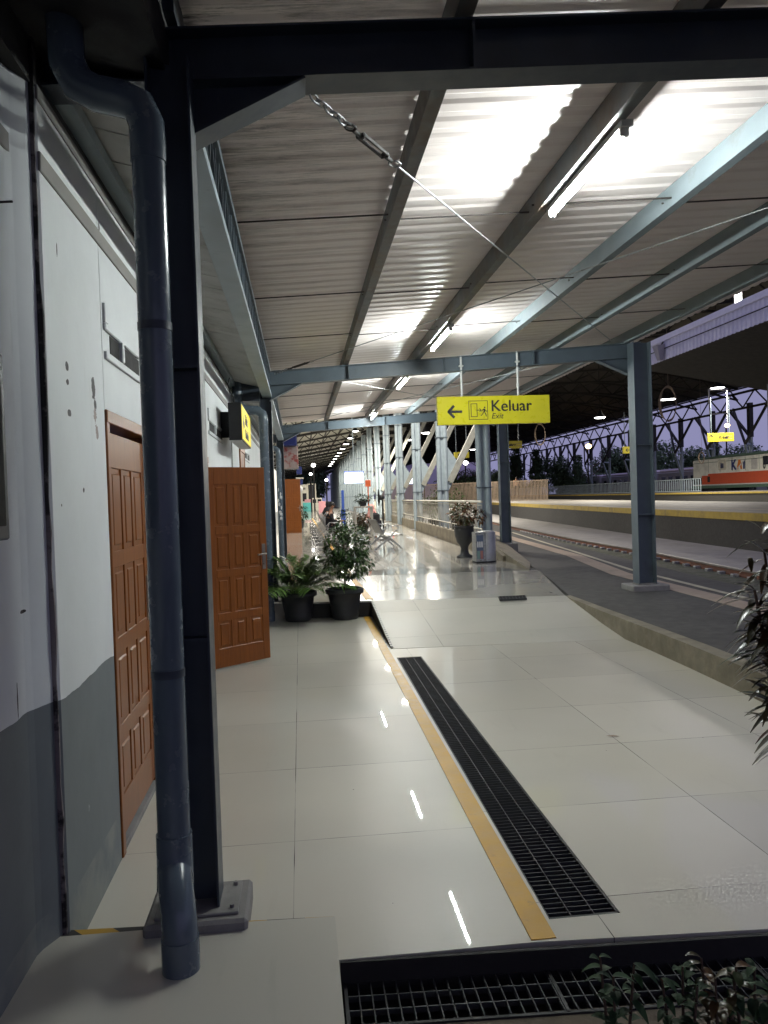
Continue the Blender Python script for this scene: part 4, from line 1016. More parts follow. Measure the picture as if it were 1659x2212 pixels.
# plant stand with reddish plant
q = aty(784, 1090, 24)
o = emptyp('white framed stand holding a reddish bushy plant behind the leafy bush', 'plant_stand', 'plant stand', (q.x, 24, UZ))
m = MB()
for x in (-.25, .25):
    for y in (-.25, .25): m.bar((x,y,0),(x,y,1.15),.05,.05)
for z in (.28, 1.15):
    for s_ in (-.25, .25): m.bar((-.25,s_,z),(.25,s_,z),.05,.05); m.bar((s_,-.25,z),(s_,.25,z),.05,.05)
m.build('frame', M['cream'], o)
o = emptyp('reddish leafy plant in a pot inside the white framed stand', 'potted_plant', 'potted plant', (q.x, 24, UZ+.31))
potmesh(.16,.25).build('pot', M['pot'], o); foliage(420, (0,0,.42), (.22,.2,.24), .07,.13,.4).build('foliage', M['croton'], o)
o = emptyp('green leafy plant on top of the white framed stand', 'potted_plant', 'potted plant', (q.x, 24, UZ+1.18))
potmesh(.14,.16).build('pot', M['pot'], o); foliage(200, (0,0,.24), (.24,.2,.12), .07,.13,.3).build('foliage', M['bushleaf'], o)
o = emptyp('green leafy plant standing left of the white framed stand', 'potted_plant', 'potted plant', (q.x-.55, 24.6, UZ))
potmesh(.18,.3).build('pot', M['pot'], o); foliage(500, (0,0,.7), (.26,.24,.42), .07,.13,.35).build('foliage', M['bushleaf'], o)
# standing fan
q = aty(826, 1068, 26)
o = emptyp('black pedestal fan standing at the left end of the railing', 'pedestal_fan', 'fan', (q.x, 26, UZ))
m = MB(); m.tube([(0,0,.02),(0,0,1.35)], .03, 8); m.lathe([(.001,.05),(.2,.04),(.24,0)], (0,0,0), 20); m.build('stand', M['black'], o)
m = MB()
for k in range(4): 
    r_ = .08+k*.065; m.tube([(-.13, r_*math.cos(a_), 1.42+r_*math.sin(a_)) for a_ in [j*math.pi/10 for j in range(21)]], .008, 5)
for k in range(16): a_ = k*math.pi/8; m.bar((-.13,0,1.42),(-.13,.28*math.cos(a_),1.42+.28*math.sin(a_)),.006,.006)
m.build('cage', M['black'], o)
m = MB(); m.ball((-.05,0,1.42), .09, 10, 7, (1.2,1,1)); m.build('motor', M['black'], o)
m = MB()
for k in range(5):
    a_ = k*2*math.pi/5; m.add([(-.10,0,1.42),(-.10,.24*math.cos(a_),1.42+.24*math.sin(a_)),(-.12,.22*math.cos(a_+.7),1.42+.22*math.sin(a_+.7))], [(0,1,2)])
m.build('blades', M['locoK'], o)
# monitor
q = aty(764.5, 1031, 30)
o = emptyp('bright white departure screen hanging above the benches', 'departure_screen', 'screen', (q.x, 30, q.z))
m = MB(); m.bbox(-.38,.38,0,.08,-.24,.24,.01); m.build('casing', M['blueS'], o)
m = MB(); m.bbox(-.36,.36,-.006,.002,-.225,.17,.001); m.build('display', M['screen'], o)
m = MB(); m.bbox(-.36,.36,-.006,.002,.175,.225,.001); m.build('header_band', M['screenB'], o)
m = MB()
for k, (a_, c_) in enumerate(((-.30,-.05),(.04,.22))): m.bbox(a_, c_, -.008, -.005, .10, .12, .0005)
m.build('timetable_text', M['coach'], o)
m = MB(); m.tube([(0,.05,.23),(0,.05,4.6)], .02, 6); m.build('hanger', M['steelL'], o)
# blue totem and orange sign
q = atz(768, 1135, UZ)
for (px0, px1, py0, py1, Y, nm, cat, lab_, mt) in ((737,744,1059,1100,40,'information_totem','totem','narrow blue totem below the departure screen','blueS'),
    (789,801,1037,1051,36,'direction_board','sign','small orange board hanging right of the departure screen','orange2')):
    a_ = aty(px0, py0, Y); c_ = aty(px1, py1, Y); o = emptyp(lab_, nm, cat, (a_.x, Y, c_.z))
    m = MB(); m.bbox(0, c_.x-a_.x, 0, .1, 0, a_.z-c_.z, .008); m.build('board', M[mt], o)
    m = MB(); 
    if nm == 'direction_board': m.tube([((c_.x-a_.x)/2,.05,0),((c_.x-a_.x)/2,.05,UZ-c_.z)], .03, 6); m.build('post', M['orange2'], o)
    else: m.bbox(-.05, c_.x-a_.x+.05, -.05, .15, UZ-c_.z, .01, .01); m.build('plinth', M['blueS'], o)

# far left: kiosks, banners, boards
def boxat(name, lab_, cat, x0, x1, y0, y1, Y, dep, mat, z0=None, parts=()):
    """upright item seen between pixel columns x0..x1 / rows y0..y1, standing Y metres away with real depth"""
    a_ = aty(x0, y0, Y); c_ = aty(x1, y1, Y); o = emptyp(lab_, name, cat, (a_.x, Y, c_.z if z0 is None else z0))
    w_ = c_.x-a_.x; h_ = a_.z-(c_.z if z0 is None else z0)
    m = MB(); m.bbox(0, w_, 0, dep, 0, h_, .02); m.build('body', M[mat], o)
    return o, w_, h_
o, w_, h_ = boxat('shop_sign', 'dark blue hanging shop sign left of the far hall roof', 'sign', 606, 641, 925, 962, 24, .5, 'navy')
o, w_, h_ = boxat('hanging_banner', 'grey and red hanging banner below the dark blue sign', 'banner', 606, 645, 965, 1012, 24.3, .12, 'banner')
m = MB(); m.bar((-.02,.06,h_+.02),(w_+.02,.06,h_+.02),.04,.04); m.bar((-.02,.06,-.01),(w_+.02,.06,-.01),.03,.03); m.build('bar', M['galv'], o)
o, w_, h_ = boxat('shop_sign', 'small dark blue sign above the far open brown door', 'sign', 640, 652, 1008, 1024, 38, .3, 'navy')
o, w_, h_ = boxat('shop_sign', 'dark blue sign with a white edge below the banner, before the white kiosk', 'sign', 641, 654, 1035, 1047, 42, .3, 'navy')
m = MB(); m.bbox(-.05, w_+.05, -.03, .3, h_, h_+.08, .01); m.build('white_edge', M['cream'], o)
o, w_, h_ = boxat('kiosk', 'cream kiosk with dark openings at the far end of the walkway', 'kiosk', 643, 664, 1047, 1100, 108, 6, 'cream', UZ)
for i in range(3):
    m = MB(); m.bbox(w_*(.5+i*.13), w_*(.58+i*.13), -.02, .02, h_*.80, h_*.88, .004); m.build('vent', M['blackface'], o)
m = MB(); m.bbox(w_*.52, w_*.95, -.03, .02, h_*.35, h_*.66, .004); m.build('window', M['glassD'], o)
o = emptyp('cream gateway frame with dark glass right of the far kiosk', 'gateway', 'gateway', (aty(664,1046,112).x, 112, UZ))
gw = aty(681,1050,112).x-aty(664,1046,112).x; gh = aty(664,1046,112).z-UZ
m = MB(); m.bar((0,0,0),(0,0,gh),.14,.2); m.bar((gw,0,0),(gw,0,gh),.14,.2); m.bar((-.07,0,gh),(gw+.07,0,gh),.2,.14); m.build('frame', M['cream'], o)
m = MB(); m.bbox(.07, gw-.07, .02, .06, .1, gh-.1, .01); m.build('glass', M['glassD'], o)
o, w_, h_ = boxat('display_box', 'turquoise box standing by the far kiosk', 'box', 654, 674, 1086, 1099, 98, .8, 'cyan', UZ)
o, w_, h_ = boxat('display_board', 'pink board left behind the turquoise box', 'board', 658, 675, 1079, 1087, 100, .3, 'pink')
m = MB(); m.bbox(.0, w_, .02, .18, aty(658,1087,100).z*0-(aty(658,1087,100).z-UZ), 0, .01); m.build('support', M['cream'], o)
o, w_, h_ = boxat('display_board', 'larger pink board right of the turquoise box, behind the benches', 'board', 688, 704, 1083, 1104, 88, .3, 'pink', UZ)
o, w_, h_ = boxat('display_board', 'white frame board at the end of the walkway behind the pink boards', 'board', 674, 696, 1076, 1092, 104, .2, 'cream', UZ)
m = MB(); m.bbox(.08,w_*.42,-.02,.01,h_*.6,h_*.9,.004); m.bbox(w_*.55,w_-.08,-.02,.01,h_*.6,h_*.9,.004); m.build('panel', M['glassD'], o)
o = emptyp('round white clock face on the brown door side of the kiosk', 'clock', 'clock', (aty(646,1056,44).x, 44, aty(646,1056,44).z))
m = MB(); m.lathe([(.001,0),(.2,0),(.22,.03),(.001,.03)], (0,0,0), 20); m.v = [(v[0], -v[2], v[1]) for v in m.v]; m.build('face', M['clothW'], o)
m = MB(); m.bar((0,-.035,0),(0,-.035,.15),.015,.015); m.bar((0,-.035,0),(.1,-.035,.03),.015,.015); m.build('hands', M['ink'], o)
o = emptyp('leafy green plant by the far open door', 'potted_plant', 'potted plant', (aty(648,1080,40).x, 40, UZ)); potmesh(.2,.35).build('pot', M['pot'], o); foliage(400, (0,0,.8), (.4,.3,.4), .1,.2,.35).build('foliage', M['bushleaf'], o)

# ================================================================ BIG COLUMN ROW AND HALL ROOFS
def rowx(y): return 4.50+.013*y
bc = thing('hall_column', 'x', 'column', (0,0,UZ), 'row of tall pale columns beyond the railing', world=False)
m = MB(); m.tube([(-.10,0,0),(-.10,0,6.6)], .085, 12); m.tube([(.12,0,0),(.12,0,6.6)], .085, 12); m.box(-.03,.05,-.02,.02,0,6.6); m.build('shaft', M['steelL'], bc)
m = MB()
for z in (1.6, 3.4, 5.0): m.box(-.2,.22,-.1,.1,z,z+.03)
m.build('tie_plates', M['steel'], bc)
m = MB(); m.bbox(-.3,.32,-.3,.3,0,.06,.01); m.build('base_plate', M['conc2'], bc)
m = MB(); m.bar((.25,0,1.9),(2.7,0,6.5),.2,.2); m.bar((.3,0,6.5),(2.8,0,6.5),.12,.2); m.build('raking_strut', M['trussL'], bc)
m = MB(); m.prism([(.2,1.6),(.66,2.4),(.2,3.1)], -.015, .015, lambda u,v,d: (u,d,v)); m.build('gusset', M['steelL'], bc)
bstrut = [c for c in bc.children if c.name.startswith(('raking','gusset'))]
for i in range(24):
    y = 20.1+6.36*i; lab_ = (ORD[i]+' tall pale column from the front in the row behind the railing') if i < 22 else ORD[i-22]+' of the two farthest tall columns closing the row behind the railing'
    q = bc if i == 0 else dup(bc); q.location = (rowx(y), y, UZ-.02); q['label'] = lab_
# left hall roof (over the waiting area)
lr = thing('waiting_hall_roof', 'high dark roof with open trusses over the far end of the waiting area', 'roof', (0, 70, 7), world=False); lr.location = (0,0,0)
def zl(x): return 6.75-.16*(4-x)
m = MB(); m.hexa([(-8,21,zl(-8)+.5),(5.2,21,zl(5.2)+.5),(6.9,150,zl(5.2)+.5),(-8,150,zl(-8)+.5),(-8,21,zl(-8)+.6),(5.2,21,zl(5.2)+.6),(6.9,150,zl(5.2)+.6),(-8,150,zl(-8)+.6)]); m.build('roof_sheet', M['trussL'], lr)
for x in np.arange(-7, 5, 1.15):
    m = MB(); m.bar((x,21,zl(x)+.42),(x,150,zl(x)+.42),.10,.16); m.build('purlin', M['truss'], lr)
for i in range(20):
    y = 21.2+i*6.36; m = MB(); m.bar((-8,y,zl(-8)-.3),(5,y,zl(5)-.1),.1,.12); m.bar((-8,y,zl(-8)+.3),(5,y,zl(5)+.3),.1,.12)
    for k in range(13):
        xa = -8+k; m.bar((xa,y,zl(xa)-.3+.2*k/13),(xa+.5,y,zl(xa+.5)+.3),.06,.06); m.bar((xa+.5,y,zl(xa+.5)+.3),(xa+1,y,zl(xa+1)-.3+.2*(k+1)/13),.06,.06)
    m.build('truss', M['truss'], lr)
# downlights
dl = thing('hall_downlight', 'x', 'lamp', (0,0,0), 'row of round lit downlights under the hall roof', world=False)
m = MB(); m.lathe([(.001,.25),(.1,.24),(.14,.12),(.26,.0)], (0,0,0), 14); m.build('shade', M['black'], dl)
m = MB(); m.lathe([(.001,-.03),(.16,-.02),(.24,.0),(.001,.002)], (0,0,0), 14); m.build('bulb', M['lampW'], dl)
def lamp_light(parent, loc, power, color, size=.5, spot=False):
    l = bpy.data.lights.new('lamp_light', 'AREA'); l.energy = power; l.color = color; l.size = size; l.shape = 'DISK'
    q = bpy.data.objects.new('lamp_light', l); COL.objects.link(q); q.parent = parent; q.location = loc; return q
lamp_light(dl, (0,0,-.06), 330, (1,.94,.82))
for i in range(15):
    y = 23.6+i*6.36; lab_ = ORD[i]+' lit downlight from the camera in the row climbing along the hall roof'
    q = dl if i == 0 else dup(dl); q.location = (3.72+.006*y, y, 6.35); q['label'] = lab_

# main hall roof over the tracks, far and dark
bpy.data.objects.remove(bstrut[0]); bpy.data.objects.remove(bstrut[1])
hr = thing('station_hall_roof', 'huge dark vaulted station hall roof with trusses over the far tracks', 'roof', (0,0,0), world=False)
def zh(x): 
    t_ = (x-5.2)/(43-5.2); return 7.4+5.0*math.sin(math.pi*min(1, t_*.80))*1.0
xs = [5.2+i*(43-5.2)/16 for i in range(17)]
m = MB(); P = []; F = []
def zfar(y): return 0
for y in (33, 190):
    for x in xs: P.append((x+(1.2 if y > 100 else 0), y, zh(x)+.9))
for y in (33, 190):
    for x in xs: P.append((x+(1.2 if y > 100 else 0), y, zh(x)+1.0))
for i in range(16): F += [(i,i+1,17+i+1,17+i),(34+i,51+i,51+i+1,34+i+1)]
m.add(P, F); m.build('roof_sheet', M['hallroof'], hr)
for k in range(17):
    x = xs[k]; m = MB(); m.bar((x,33,zh(x)+.8),(x+1.2,190,zh(x)+.8),.12,.14); m.build('purlin', M['truss'], hr)
for j in range(20):
    y = 33.2+j*8; m = MB()
    for i in range(16):
        a_ = (xs[i],y,zh(xs[i])-.35); c_ = (xs[i+1],y,zh(xs[i+1])-.35); a2 = (xs[i],y,zh(xs[i])+.75); c2 = (xs[i+1],y,zh(xs[i+1])+.75)
        m.bar(a_, c_, .16, .16); m.bar(a2, c2, .16, .16); m.bar(a_, ((a2[0]+c2[0])/2, y, (a2[2]+c2[2])/2), .09, .09); m.bar(((a2[0]+c2[0])/2, y, (a2[2]+c2[2])/2), c_, .09, .09)
    m.build('truss', M['truss'], hr)
# far edge longitudinal lattice girder
m = MB(); ze = zh(43)
for (dz_) in (-1.3, .2): m.bar((42.2,33,ze+dz_),(43.4,190,ze+dz_),.2,.2)
for k in range(78):
    y = 33+k*2; s_ = -1.3 if k % 2 else .2; s2 = .2 if k % 2 else -1.3; m.bar((42.2,y,ze+s_),(42.2,y+2,ze+s2),.1,.1)
m.build('edge_girder', M['truss'], hr)
m = MB(); m.bbox(5,44,189.5,190,9.5,14.5,.02); m.build('gable', M['hallroof'], hr)
# far columns with raking struts
fc = thing('far_column', 'x', 'column', (0,0,0), 'row of pale columns with slanting struts on the far platform', world=False)
m = MB(); m.tube([(0,-.2,0),(0,-.2,5.2)], .11, 8); m.tube([(0,.2,0),(0,.2,5.2)], .11, 8); m.build('shaft', M['steelL'], fc)
m = MB(); m.bar((0,0,5.2),(0,0,8.6),.5,.4); m.build('upper_shaft', M['truss'], fc)
m = MB(); m.bar((0,-.3,1.2),(-1.9,-2.2,4.4),.2,.2); m.bar((-1.9,-2.2,4.5),(0,0,4.5),.12,.16); m.build('raking_strut', M['steelL'], fc)
m = MB(); m.bar((-1.9,-2.2,4.4),(-.4,-3.8,8.3),.22,.22); m.bar((-1.9,-2.2,4.5),(0,3.0,8.3),.2,.2); m.bar((0,0,5.2),(0,3.8,8.3),.22,.22); m.build('branch_struts', M['truss'], fc)
XS = [1624,1543,1474,1416,1364,1318,1279,1243,1213,1184,1159,1134,1114]
for i, x in enumerate(XS):
    Y = 42.0/(aty(x,1060,1).x-.035); q = fc if i == 0 else dup(fc); q.location = (aty(x,1060,Y).x, Y, 1.2)
    q['label'] = ORD[i]+' pale strutted column from the right in the far platform row'
# hall lamps
hl = thing('hall_lamp', 'x', 'lamp', (0,0,0), world=False)
m = MB(); m.lathe([(.001,.5),(.12,.48),(.2,.25),(.42,.02),(.42,0)], (0,0,0), 16); m.build('shade', M['black'], hl)
m = MB(); m.lathe([(.001,-.08),(.28,-.05),(.40,.0),(.001,.01)], (0,0,0), 16); m.build('bulb', M['lampW'], hl)
lamp_light(hl, (0,0,-.15), 950, (1,.93,.80), .8)
HLs = [(1550,838,45,'large lit lamp high above the right hand far sign'),(1296,902,55,'lit lamp under the hall roof right of the Keluar exit sign'),(1436,863,58,'left one of the close pair of lamps behind the thick column'),(1449,862,58.5,'right one of the close pair of lamps behind the thick column'),
       (1087,942,70,'small lit lamp right below the exit sign'),(923,935,50,'lit lamp in the hall roof left of the exit sign'),(886,950,58,'lit lamp lower left under the hall roof between tall columns'),(1021,971,85,'tiny lit lamp above the trees left of the blue-grey columns')]
for i, (x, y, Y, lab_) in enumerate(HLs):
    p = aty(x, y, Y); q = hl if i == 0 else dup(hl); q.location = p; q['label'] = lab_; s_ = 1.0 if i not in (4,6,7) else .8; q.scale = (s_,)*3
    m = MB(); m.tube([(0,0,.45),(0,0,max(.6, (zh(min(43,p.x))+.8-p.z)/s_))], .02, 5); m.build('cord', M['black'], q)
# bracket hanger frame under the large lamp
p = aty(1531, 842, 44.6); p2 = aty(1571, 842, 44.6); p3 = aty(1531, 895, 44.6)
o = emptyp('white square hanger frame beneath the large lit lamp', 'suspended_bracket', 'bracket', p); w_ = p2.x-p.x; h_ = p3.z-p.z
m = MB(); m.bar((0,0,0),(w_,0,0),.09,.09); m.bar((0,0,.04),(.05,0,h_),.07,.07); m.bar((w_,0,.04),(w_,0,h_*1.35),.07,.07); m.bar((.05,0,h_),(w_,0,h_*.97),.05,.05); m.build('bars', M['clothW'], o)
# hose coils hanging under the hall
for (x, y, Y, r_, lab_) in ((1444,872,42,1.0,'large loop of yellow hose hanging beside the thick column'),(1167,938,60,.85,'smaller loop of yellow hose hanging right of the exit sign'),(1516,989,70,.55,'small hose loop hanging among the far columns')):
    p = aty(x, y, Y); m = MB()
    for k in range(4):
        m.tube([(p.x+.45*r_*math.cos(a_)*(1+.05*k), p.y+.04*k, p.z+r_*math.sin(a_)*(1-.03*k)) for a_ in [j*math.pi/12 for j in range(25)]], .022, 5)
    m.tube([(p.x,p.y,p.z+r_),(p.x,p.y,zh(p.x)+.5)], .012, 4)
    tag(m.build('hose_coil', M['strip']), lab_, 'hose')

# nearer roof over platform two with its corrugated fascia
XF = 12.75
zf0 = 1.65+(1055-786)/1700*28; zf1 = 1.65+(1055-735)/1700*28
nr = thing('platform_roof', 'platform roof with a corrugated lilac fascia at upper right', 'roof', (XF, 20, zf0), world=True)
m = MB(); y = 7.0; P = []; F = []; ys = []
while y < 28.2: ys += [(y,0),(y+.10,0),(y+.13,-.04),(y+.20,-.04)]; y += .23
for (yy, dx) in ys: P += [(XF+dx, yy, zf0), (XF+dx, yy, zf1-.18)]
for i in range(len(ys)-1): F.append((2*i, 2*i+2, 2*i+3, 2*i+1))
m.add(P, F); m.build('fascia', M['fascia'], nr)
m = MB(); m.bbox(XF-.08, XF+.1, 7, 28.3, zf1-.2, zf1, .01); m.build('fascia_cap', M['fascia'], nr)
m = MB(); m.hexa([(XF+.02,7,zf0+.02),(24,7,zf0-2.0),(24,28.2,zf0-2.0),(XF+.02,28.2,zf0+.02),(XF+.02,7,zf1-.05),(24,7,zf0-1.6),(24,28.2,zf0-1.6),(XF+.02,28.2,zf1-.05)]); m.build('roof_slab', M['hallroof'], nr)
m = MB(); m.tube([(XF-.1, yy, zf0+.38-.03*math.sin((yy-7)/21*math.pi)) for yy in np.arange(7,28.3,1.5)], .02, 5); m.build('cable', M['black'], nr)
m = MB()
for yy in (12, 26): m.bar((16.6,yy,.9),(16.6,yy,zf0-.9),.3,.3)
m.build('post', M['steel'], nr)
p = aty(1422, 757, 26); o = emptyp('grey floodlight hanging on the corrugated fascia', 'floodlight', 'lamp', (XF-.15, 26.2, p.z)); m = MB(); m.hexa([(-.2,-.2,.2),(.05,-.25,.2),(.05,.25,.2),(-.2,.2,.2),(-.08,-.1,-.3),(.05,-.1,-.3),(.05,.1,-.3),(-.08,.1,-.3)]); m.build('housing', M['coach'], o)
m = MB(); m.bar((.02,0,.2),(.12,0,.35),.04,.04); m.build('bracket', M['black'], o)
p = aty(1596, 641, 30); o = emptyp('bright rectangular floodlight above the lilac fascia', 'floodlight', 'lamp', p); m = MB(); m.bbox(-.14,.14,0,.1,-.26,.26,.03); m.build('lens', M['lampW'], o)
m = MB(); m.bbox(-.16,.16,.08,.2,-.28,.28,.02); m.tube([(0,.15,.2),(0,.15,1.6)], .03, 6); m.build('housing', M['black'], o)

# ================================================================ YELLOW PLATFORM SIGNS
def ysign(x0, x1, y0, y1, Y, label, txt, arrow=None, size=.5, post=False):
    a_ = aty(x0, y0, Y); c_ = aty(x1, y1, Y); w_ = c_.x-a_.x; h_ = a_.z-c_.z
    o = emptyp(label, 'platform_sign', 'sign', (a_.x, Y, c_.z)); m = MB(); m.bbox(0, w_, 0, .12, 0, h_, .01); m.build('board', M['signYdim'], o)
    if txt: textmesh('lettering', txt, h_*size, M['ink'], o, Matrix.Translation((w_*.42 if arrow else w_*.25, -.004, h_*.35)) @ FACE, bold=.01)
    if arrow:
        m = MB(); cx_ = w_*(.12 if arrow != 'left' else .35); cz = h_/2; r_ = h_*.3
        if arrow == 'up': m.bar((cx_,-.004,cz-r_),(cx_,-.004,cz+r_),.004,h_*.1,up=(1,0,0)) ; [m.bar((cx_,-.004,cz+r_),(cx_+s_*r_*.8,-.004,cz+r_*.2),.004,h_*.1) for s_ in (-1,1)]
        else: m.bar((cx_-r_,-.004,cz),(cx_+r_,-.004,cz),.004,h_*.1); [m.bar((cx_-r_,-.004,cz),(cx_-r_*.2,-.004,cz+s_*r_*.8),.004,h_*.1) for s_ in (-1,1)]
        m.build('arrow', M['ink'], o)
    if txt and w_/h_ > 2.6:
        m = MB()
        for k in range(2): m.box(w_*.68, w_*.93, -.004, 0, h_*(.3+.3*k), h_*(.36+.3*k))
        m.build('small_print', M['strip'], o)
    m = MB()
    for s_ in (.15, .85): m.tube([(w_*s_,.06,h_),(w_*s_,.06,h_+2.2)], .025, 5)
    m.build('hanger', M['steel'], o)
    return o
ysign(1529,1586,936,953,46,'far yellow sign with an up arrow and Keluar above the red and white locomotive','Keluar','up',.45)
ysign(1346,1376,965,979,48,'small yellow sign with a left arrow half hidden by the thick column',None,'left')
ysign(1084,1128,953,968,42,'yellow sign partly hidden behind the second right hand column','Keluar',None,.45)
ysign(981,1014,977,989,38,'small yellow Keluar sign between the tall columns','Keluar',None,.5)

# ================================================================ TRAINS
def build_loco():
    X0 = 42.8; Y0, Y1 = 60.0, 82.0; z0 = aty(1498,1050,82).z; z1 = z0+3.0
    o = thing('locomotive', 'white and orange-red locomotive with green roof standing at far right', 'locomotive', (X0+1.4, 72, .3))
    m = MB(); m.bbox(X0, X0+2.8, Y0, Y1, z0, z1-.25, .05); m.build('body', M['locoW'], o)
    m = MB(); m.bbox(X0+.08, X0+2.72, Y0, Y1-.05, z1-.25, z1, .1)
    for k in range(8): m.bbox(X0+.5, X0+2.3, Y0+1+k*2.3, Y0+2.2+k*2.3, z1-.02, z1+.1, .03)
    m.build('roof', M['locoG'], o)
    m = MB(); m.bbox(X0-.04, X0+.1, Y0, Y1-3.2, z0+.12, z0+1.22, .02); m.bbox(X0-.04, X0+.1, Y1-3.2, Y1-1.9, z0+.12, z0+1.05, .02); m.build('lower_band', M['locoR'], o)
    m = MB(); m.bbox(X0-.03, X0+.1, Y1-1.9, Y1-.02, z0+.12, z0+.85, .02); m.bbox(X0-.06, X0+.05, Y1-3.6, Y1-3.1, z0+.35, z0+.95, .02); m.build('end_grille', M['locoK'], o)
    m = MB(); m.bbox(X0-.08, X0+2.8, Y0, Y1+.1, z0-.3, z0, .02); m.build('underframe', M['locoG'], o)
    m = MB(); m.bbox(X0-.06, X0+.05, Y0, Y1, z0+.0, z0+.1, .01); m.build('white_stripe', M['clothW'], o)
    for yb_ in (Y0+4, Y1-4.5):
        m = MB(); m.bbox(X0+.2, X0+2.6, yb_-1.9, yb_+1.9, z0-.9, z0-.3, .05)
        for k in (-1.4, 0, 1.4): m.tube([(X0+.15, yb_+k, z0-.9), (X0+.35, yb_+k, z0-.9)], .48, 16)
        m.build('bogie', M['locoK'], o)
    # door with frame, window, louvres, panel seams
    yd = Y1-6.0; m = MB(); m.bbox(X0-.03, X0+.02, yd-.75, yd+.75, z0+1.55, z1-.45, .08); d_ = m.build('side_door', M['cream'], o)
    m = MB(); m.bbox(X0-.045, X0, yd-.3, yd+.3, z0+1.7, z1-.75, .03); m.build('door_window', M['glassD'], d_)
    m = MB(); m.bbox(X0-.04, X0+.02, 67.2, 68.9, z1-1.25, z1-.45, .04); m.build('cab_window', M['glassD'], o)
    m = MB()
    for k in range(9): m.bbox(X0-.02, X0+.01, 69.8, 70.8, z1-1.55+k*.11, z1-1.5+k*.11, .003)
    m.build('louvre', M['coach'], o)
    m = MB()
    for k in range(8): m.box(X0-.006, X0+.0, Y0+2.6+k*2.3, Y0+2.64+k*2.3, z0+1.35, z1-.3)
    m.box(X0-.006, X0, Y0, Y1, z1-.62, z1-.57); m.build('panel_seams', M['locoG'], o)
    # logo, on the side facing the camera (reads with +y to the left)
    S = Matrix.Rotation(math.radians(-90), 4, 'Z') @ FACE
    yl = 74.3; loc = o.location
    textmesh('logo_letter', 'K', 1.35, M['navy'], o, Matrix.Translation(Vector((X0-.02, yl, z0+1.50))-loc) @ S, bold=.06)
    m = MB(); fl = lambda u, v, d: (X0-.03-d, yl-1.0-u, z0+1.5+v)
    m.prism([(0,0),(.28,0),(.40,.35),(.62,.35),(.70,0),(.98,0),(.68,.93),(.35,.93)], 0, .02, fl); m.build('logo_letter', M['orange'], o)
    m = MB(); m.prism([(1.15,0),(1.40,0),(1.45,.93),(1.2,.8)], 0, .02, fl); m.build('logo_letter', M['navy'], o)
    m = MB(); m.prism([(-.15,-.05),(.05,-.05),(1.55,.85),(1.4,.9)], .02, .03, fl); m.build('logo_swoosh', M['clothW'], o)
    textmesh('number', '0', .8, M['ink'], o, Matrix.Translation(Vector((X0-.02, 68.9, z0+1.42))-loc) @ S, bold=.04)
    return o
build_loco()
# grey passenger coaches behind
co = thing('passenger_coach', 'x', 'coach', (0,0,0), 'grey coaches standing beyond the far platform', world=False)
m = MB(); m.bbox(0,2.9,0,19.5,1.0,3.3,.1); m.build('body', M['coach'], co)
m = MB(); m.bbox(.1,2.8,.1,19.4,3.28,3.75,.2); m.build('roof', M['bldg'], co)
for k in range(9): 
    m = MB(); m.bbox(-.02,.05,1.3+k*2,2.5+k*2,2.0,2.75,.03); m.build('window', M['glassD'], co)
m = MB(); m.bbox(.2,2.7,.6,18.9,.3,1.0,.05); m.build('underframe', M['locoK'], co)
for i, (y, lab_) in enumerate(((84,'grey coach directly behind the locomotive end'),(104.5,'grey coach second from the locomotive'),(125,'grey coach third from the locomotive, farthest left'))):
    q = co if i == 0 else dup(co); q.location = (49, y, .4); q['label'] = lab_

# fence on the far platform
o = thing('far_fence', 'long grey slatted fence along the far platform before the coaches', 'fence', (34, 90, 1.2))
m = MB(); y = 64.0
while y < 190: m.bar((34+.015*(y-60),y,1.25),(34+.015*(y-60),y,2.35),.05,.05); y += .42
m.build('slats', M['steelL'], o)
m = MB(); m.bar((34.06,64,2.35),(36,190,2.35),.07,.07); m.bar((34.06,64,1.3),(36,190,1.3),.07,.07); m.build('rails', M['steelL'], o)
# tan slatted fence behind the railing
p0 = aty(830, 1040, 75); p1 = aty(1075, 1033, 62)
o = thing('slat_fence', 'tan slatted fence behind the tall columns and planters', 'fence', (p0.x, 70, .3)); m = MB(); n_ = 130
for k in range(n_):
    t_ = k/n_; x = p0.x+(22-p0.x)*t_; y = 78-10*t_; m.bar((x,y,-.1),(x,y,2.75),.10,.05)
m.build('slats', M['strip'], o)
m = MB(); m.bar((p0.x,78,2.7),(22,68,2.7),.08,.08); m.bar((p0.x,78,.6),(22,68,.6),.08,.08); m.build('rails', M['strip'], o)

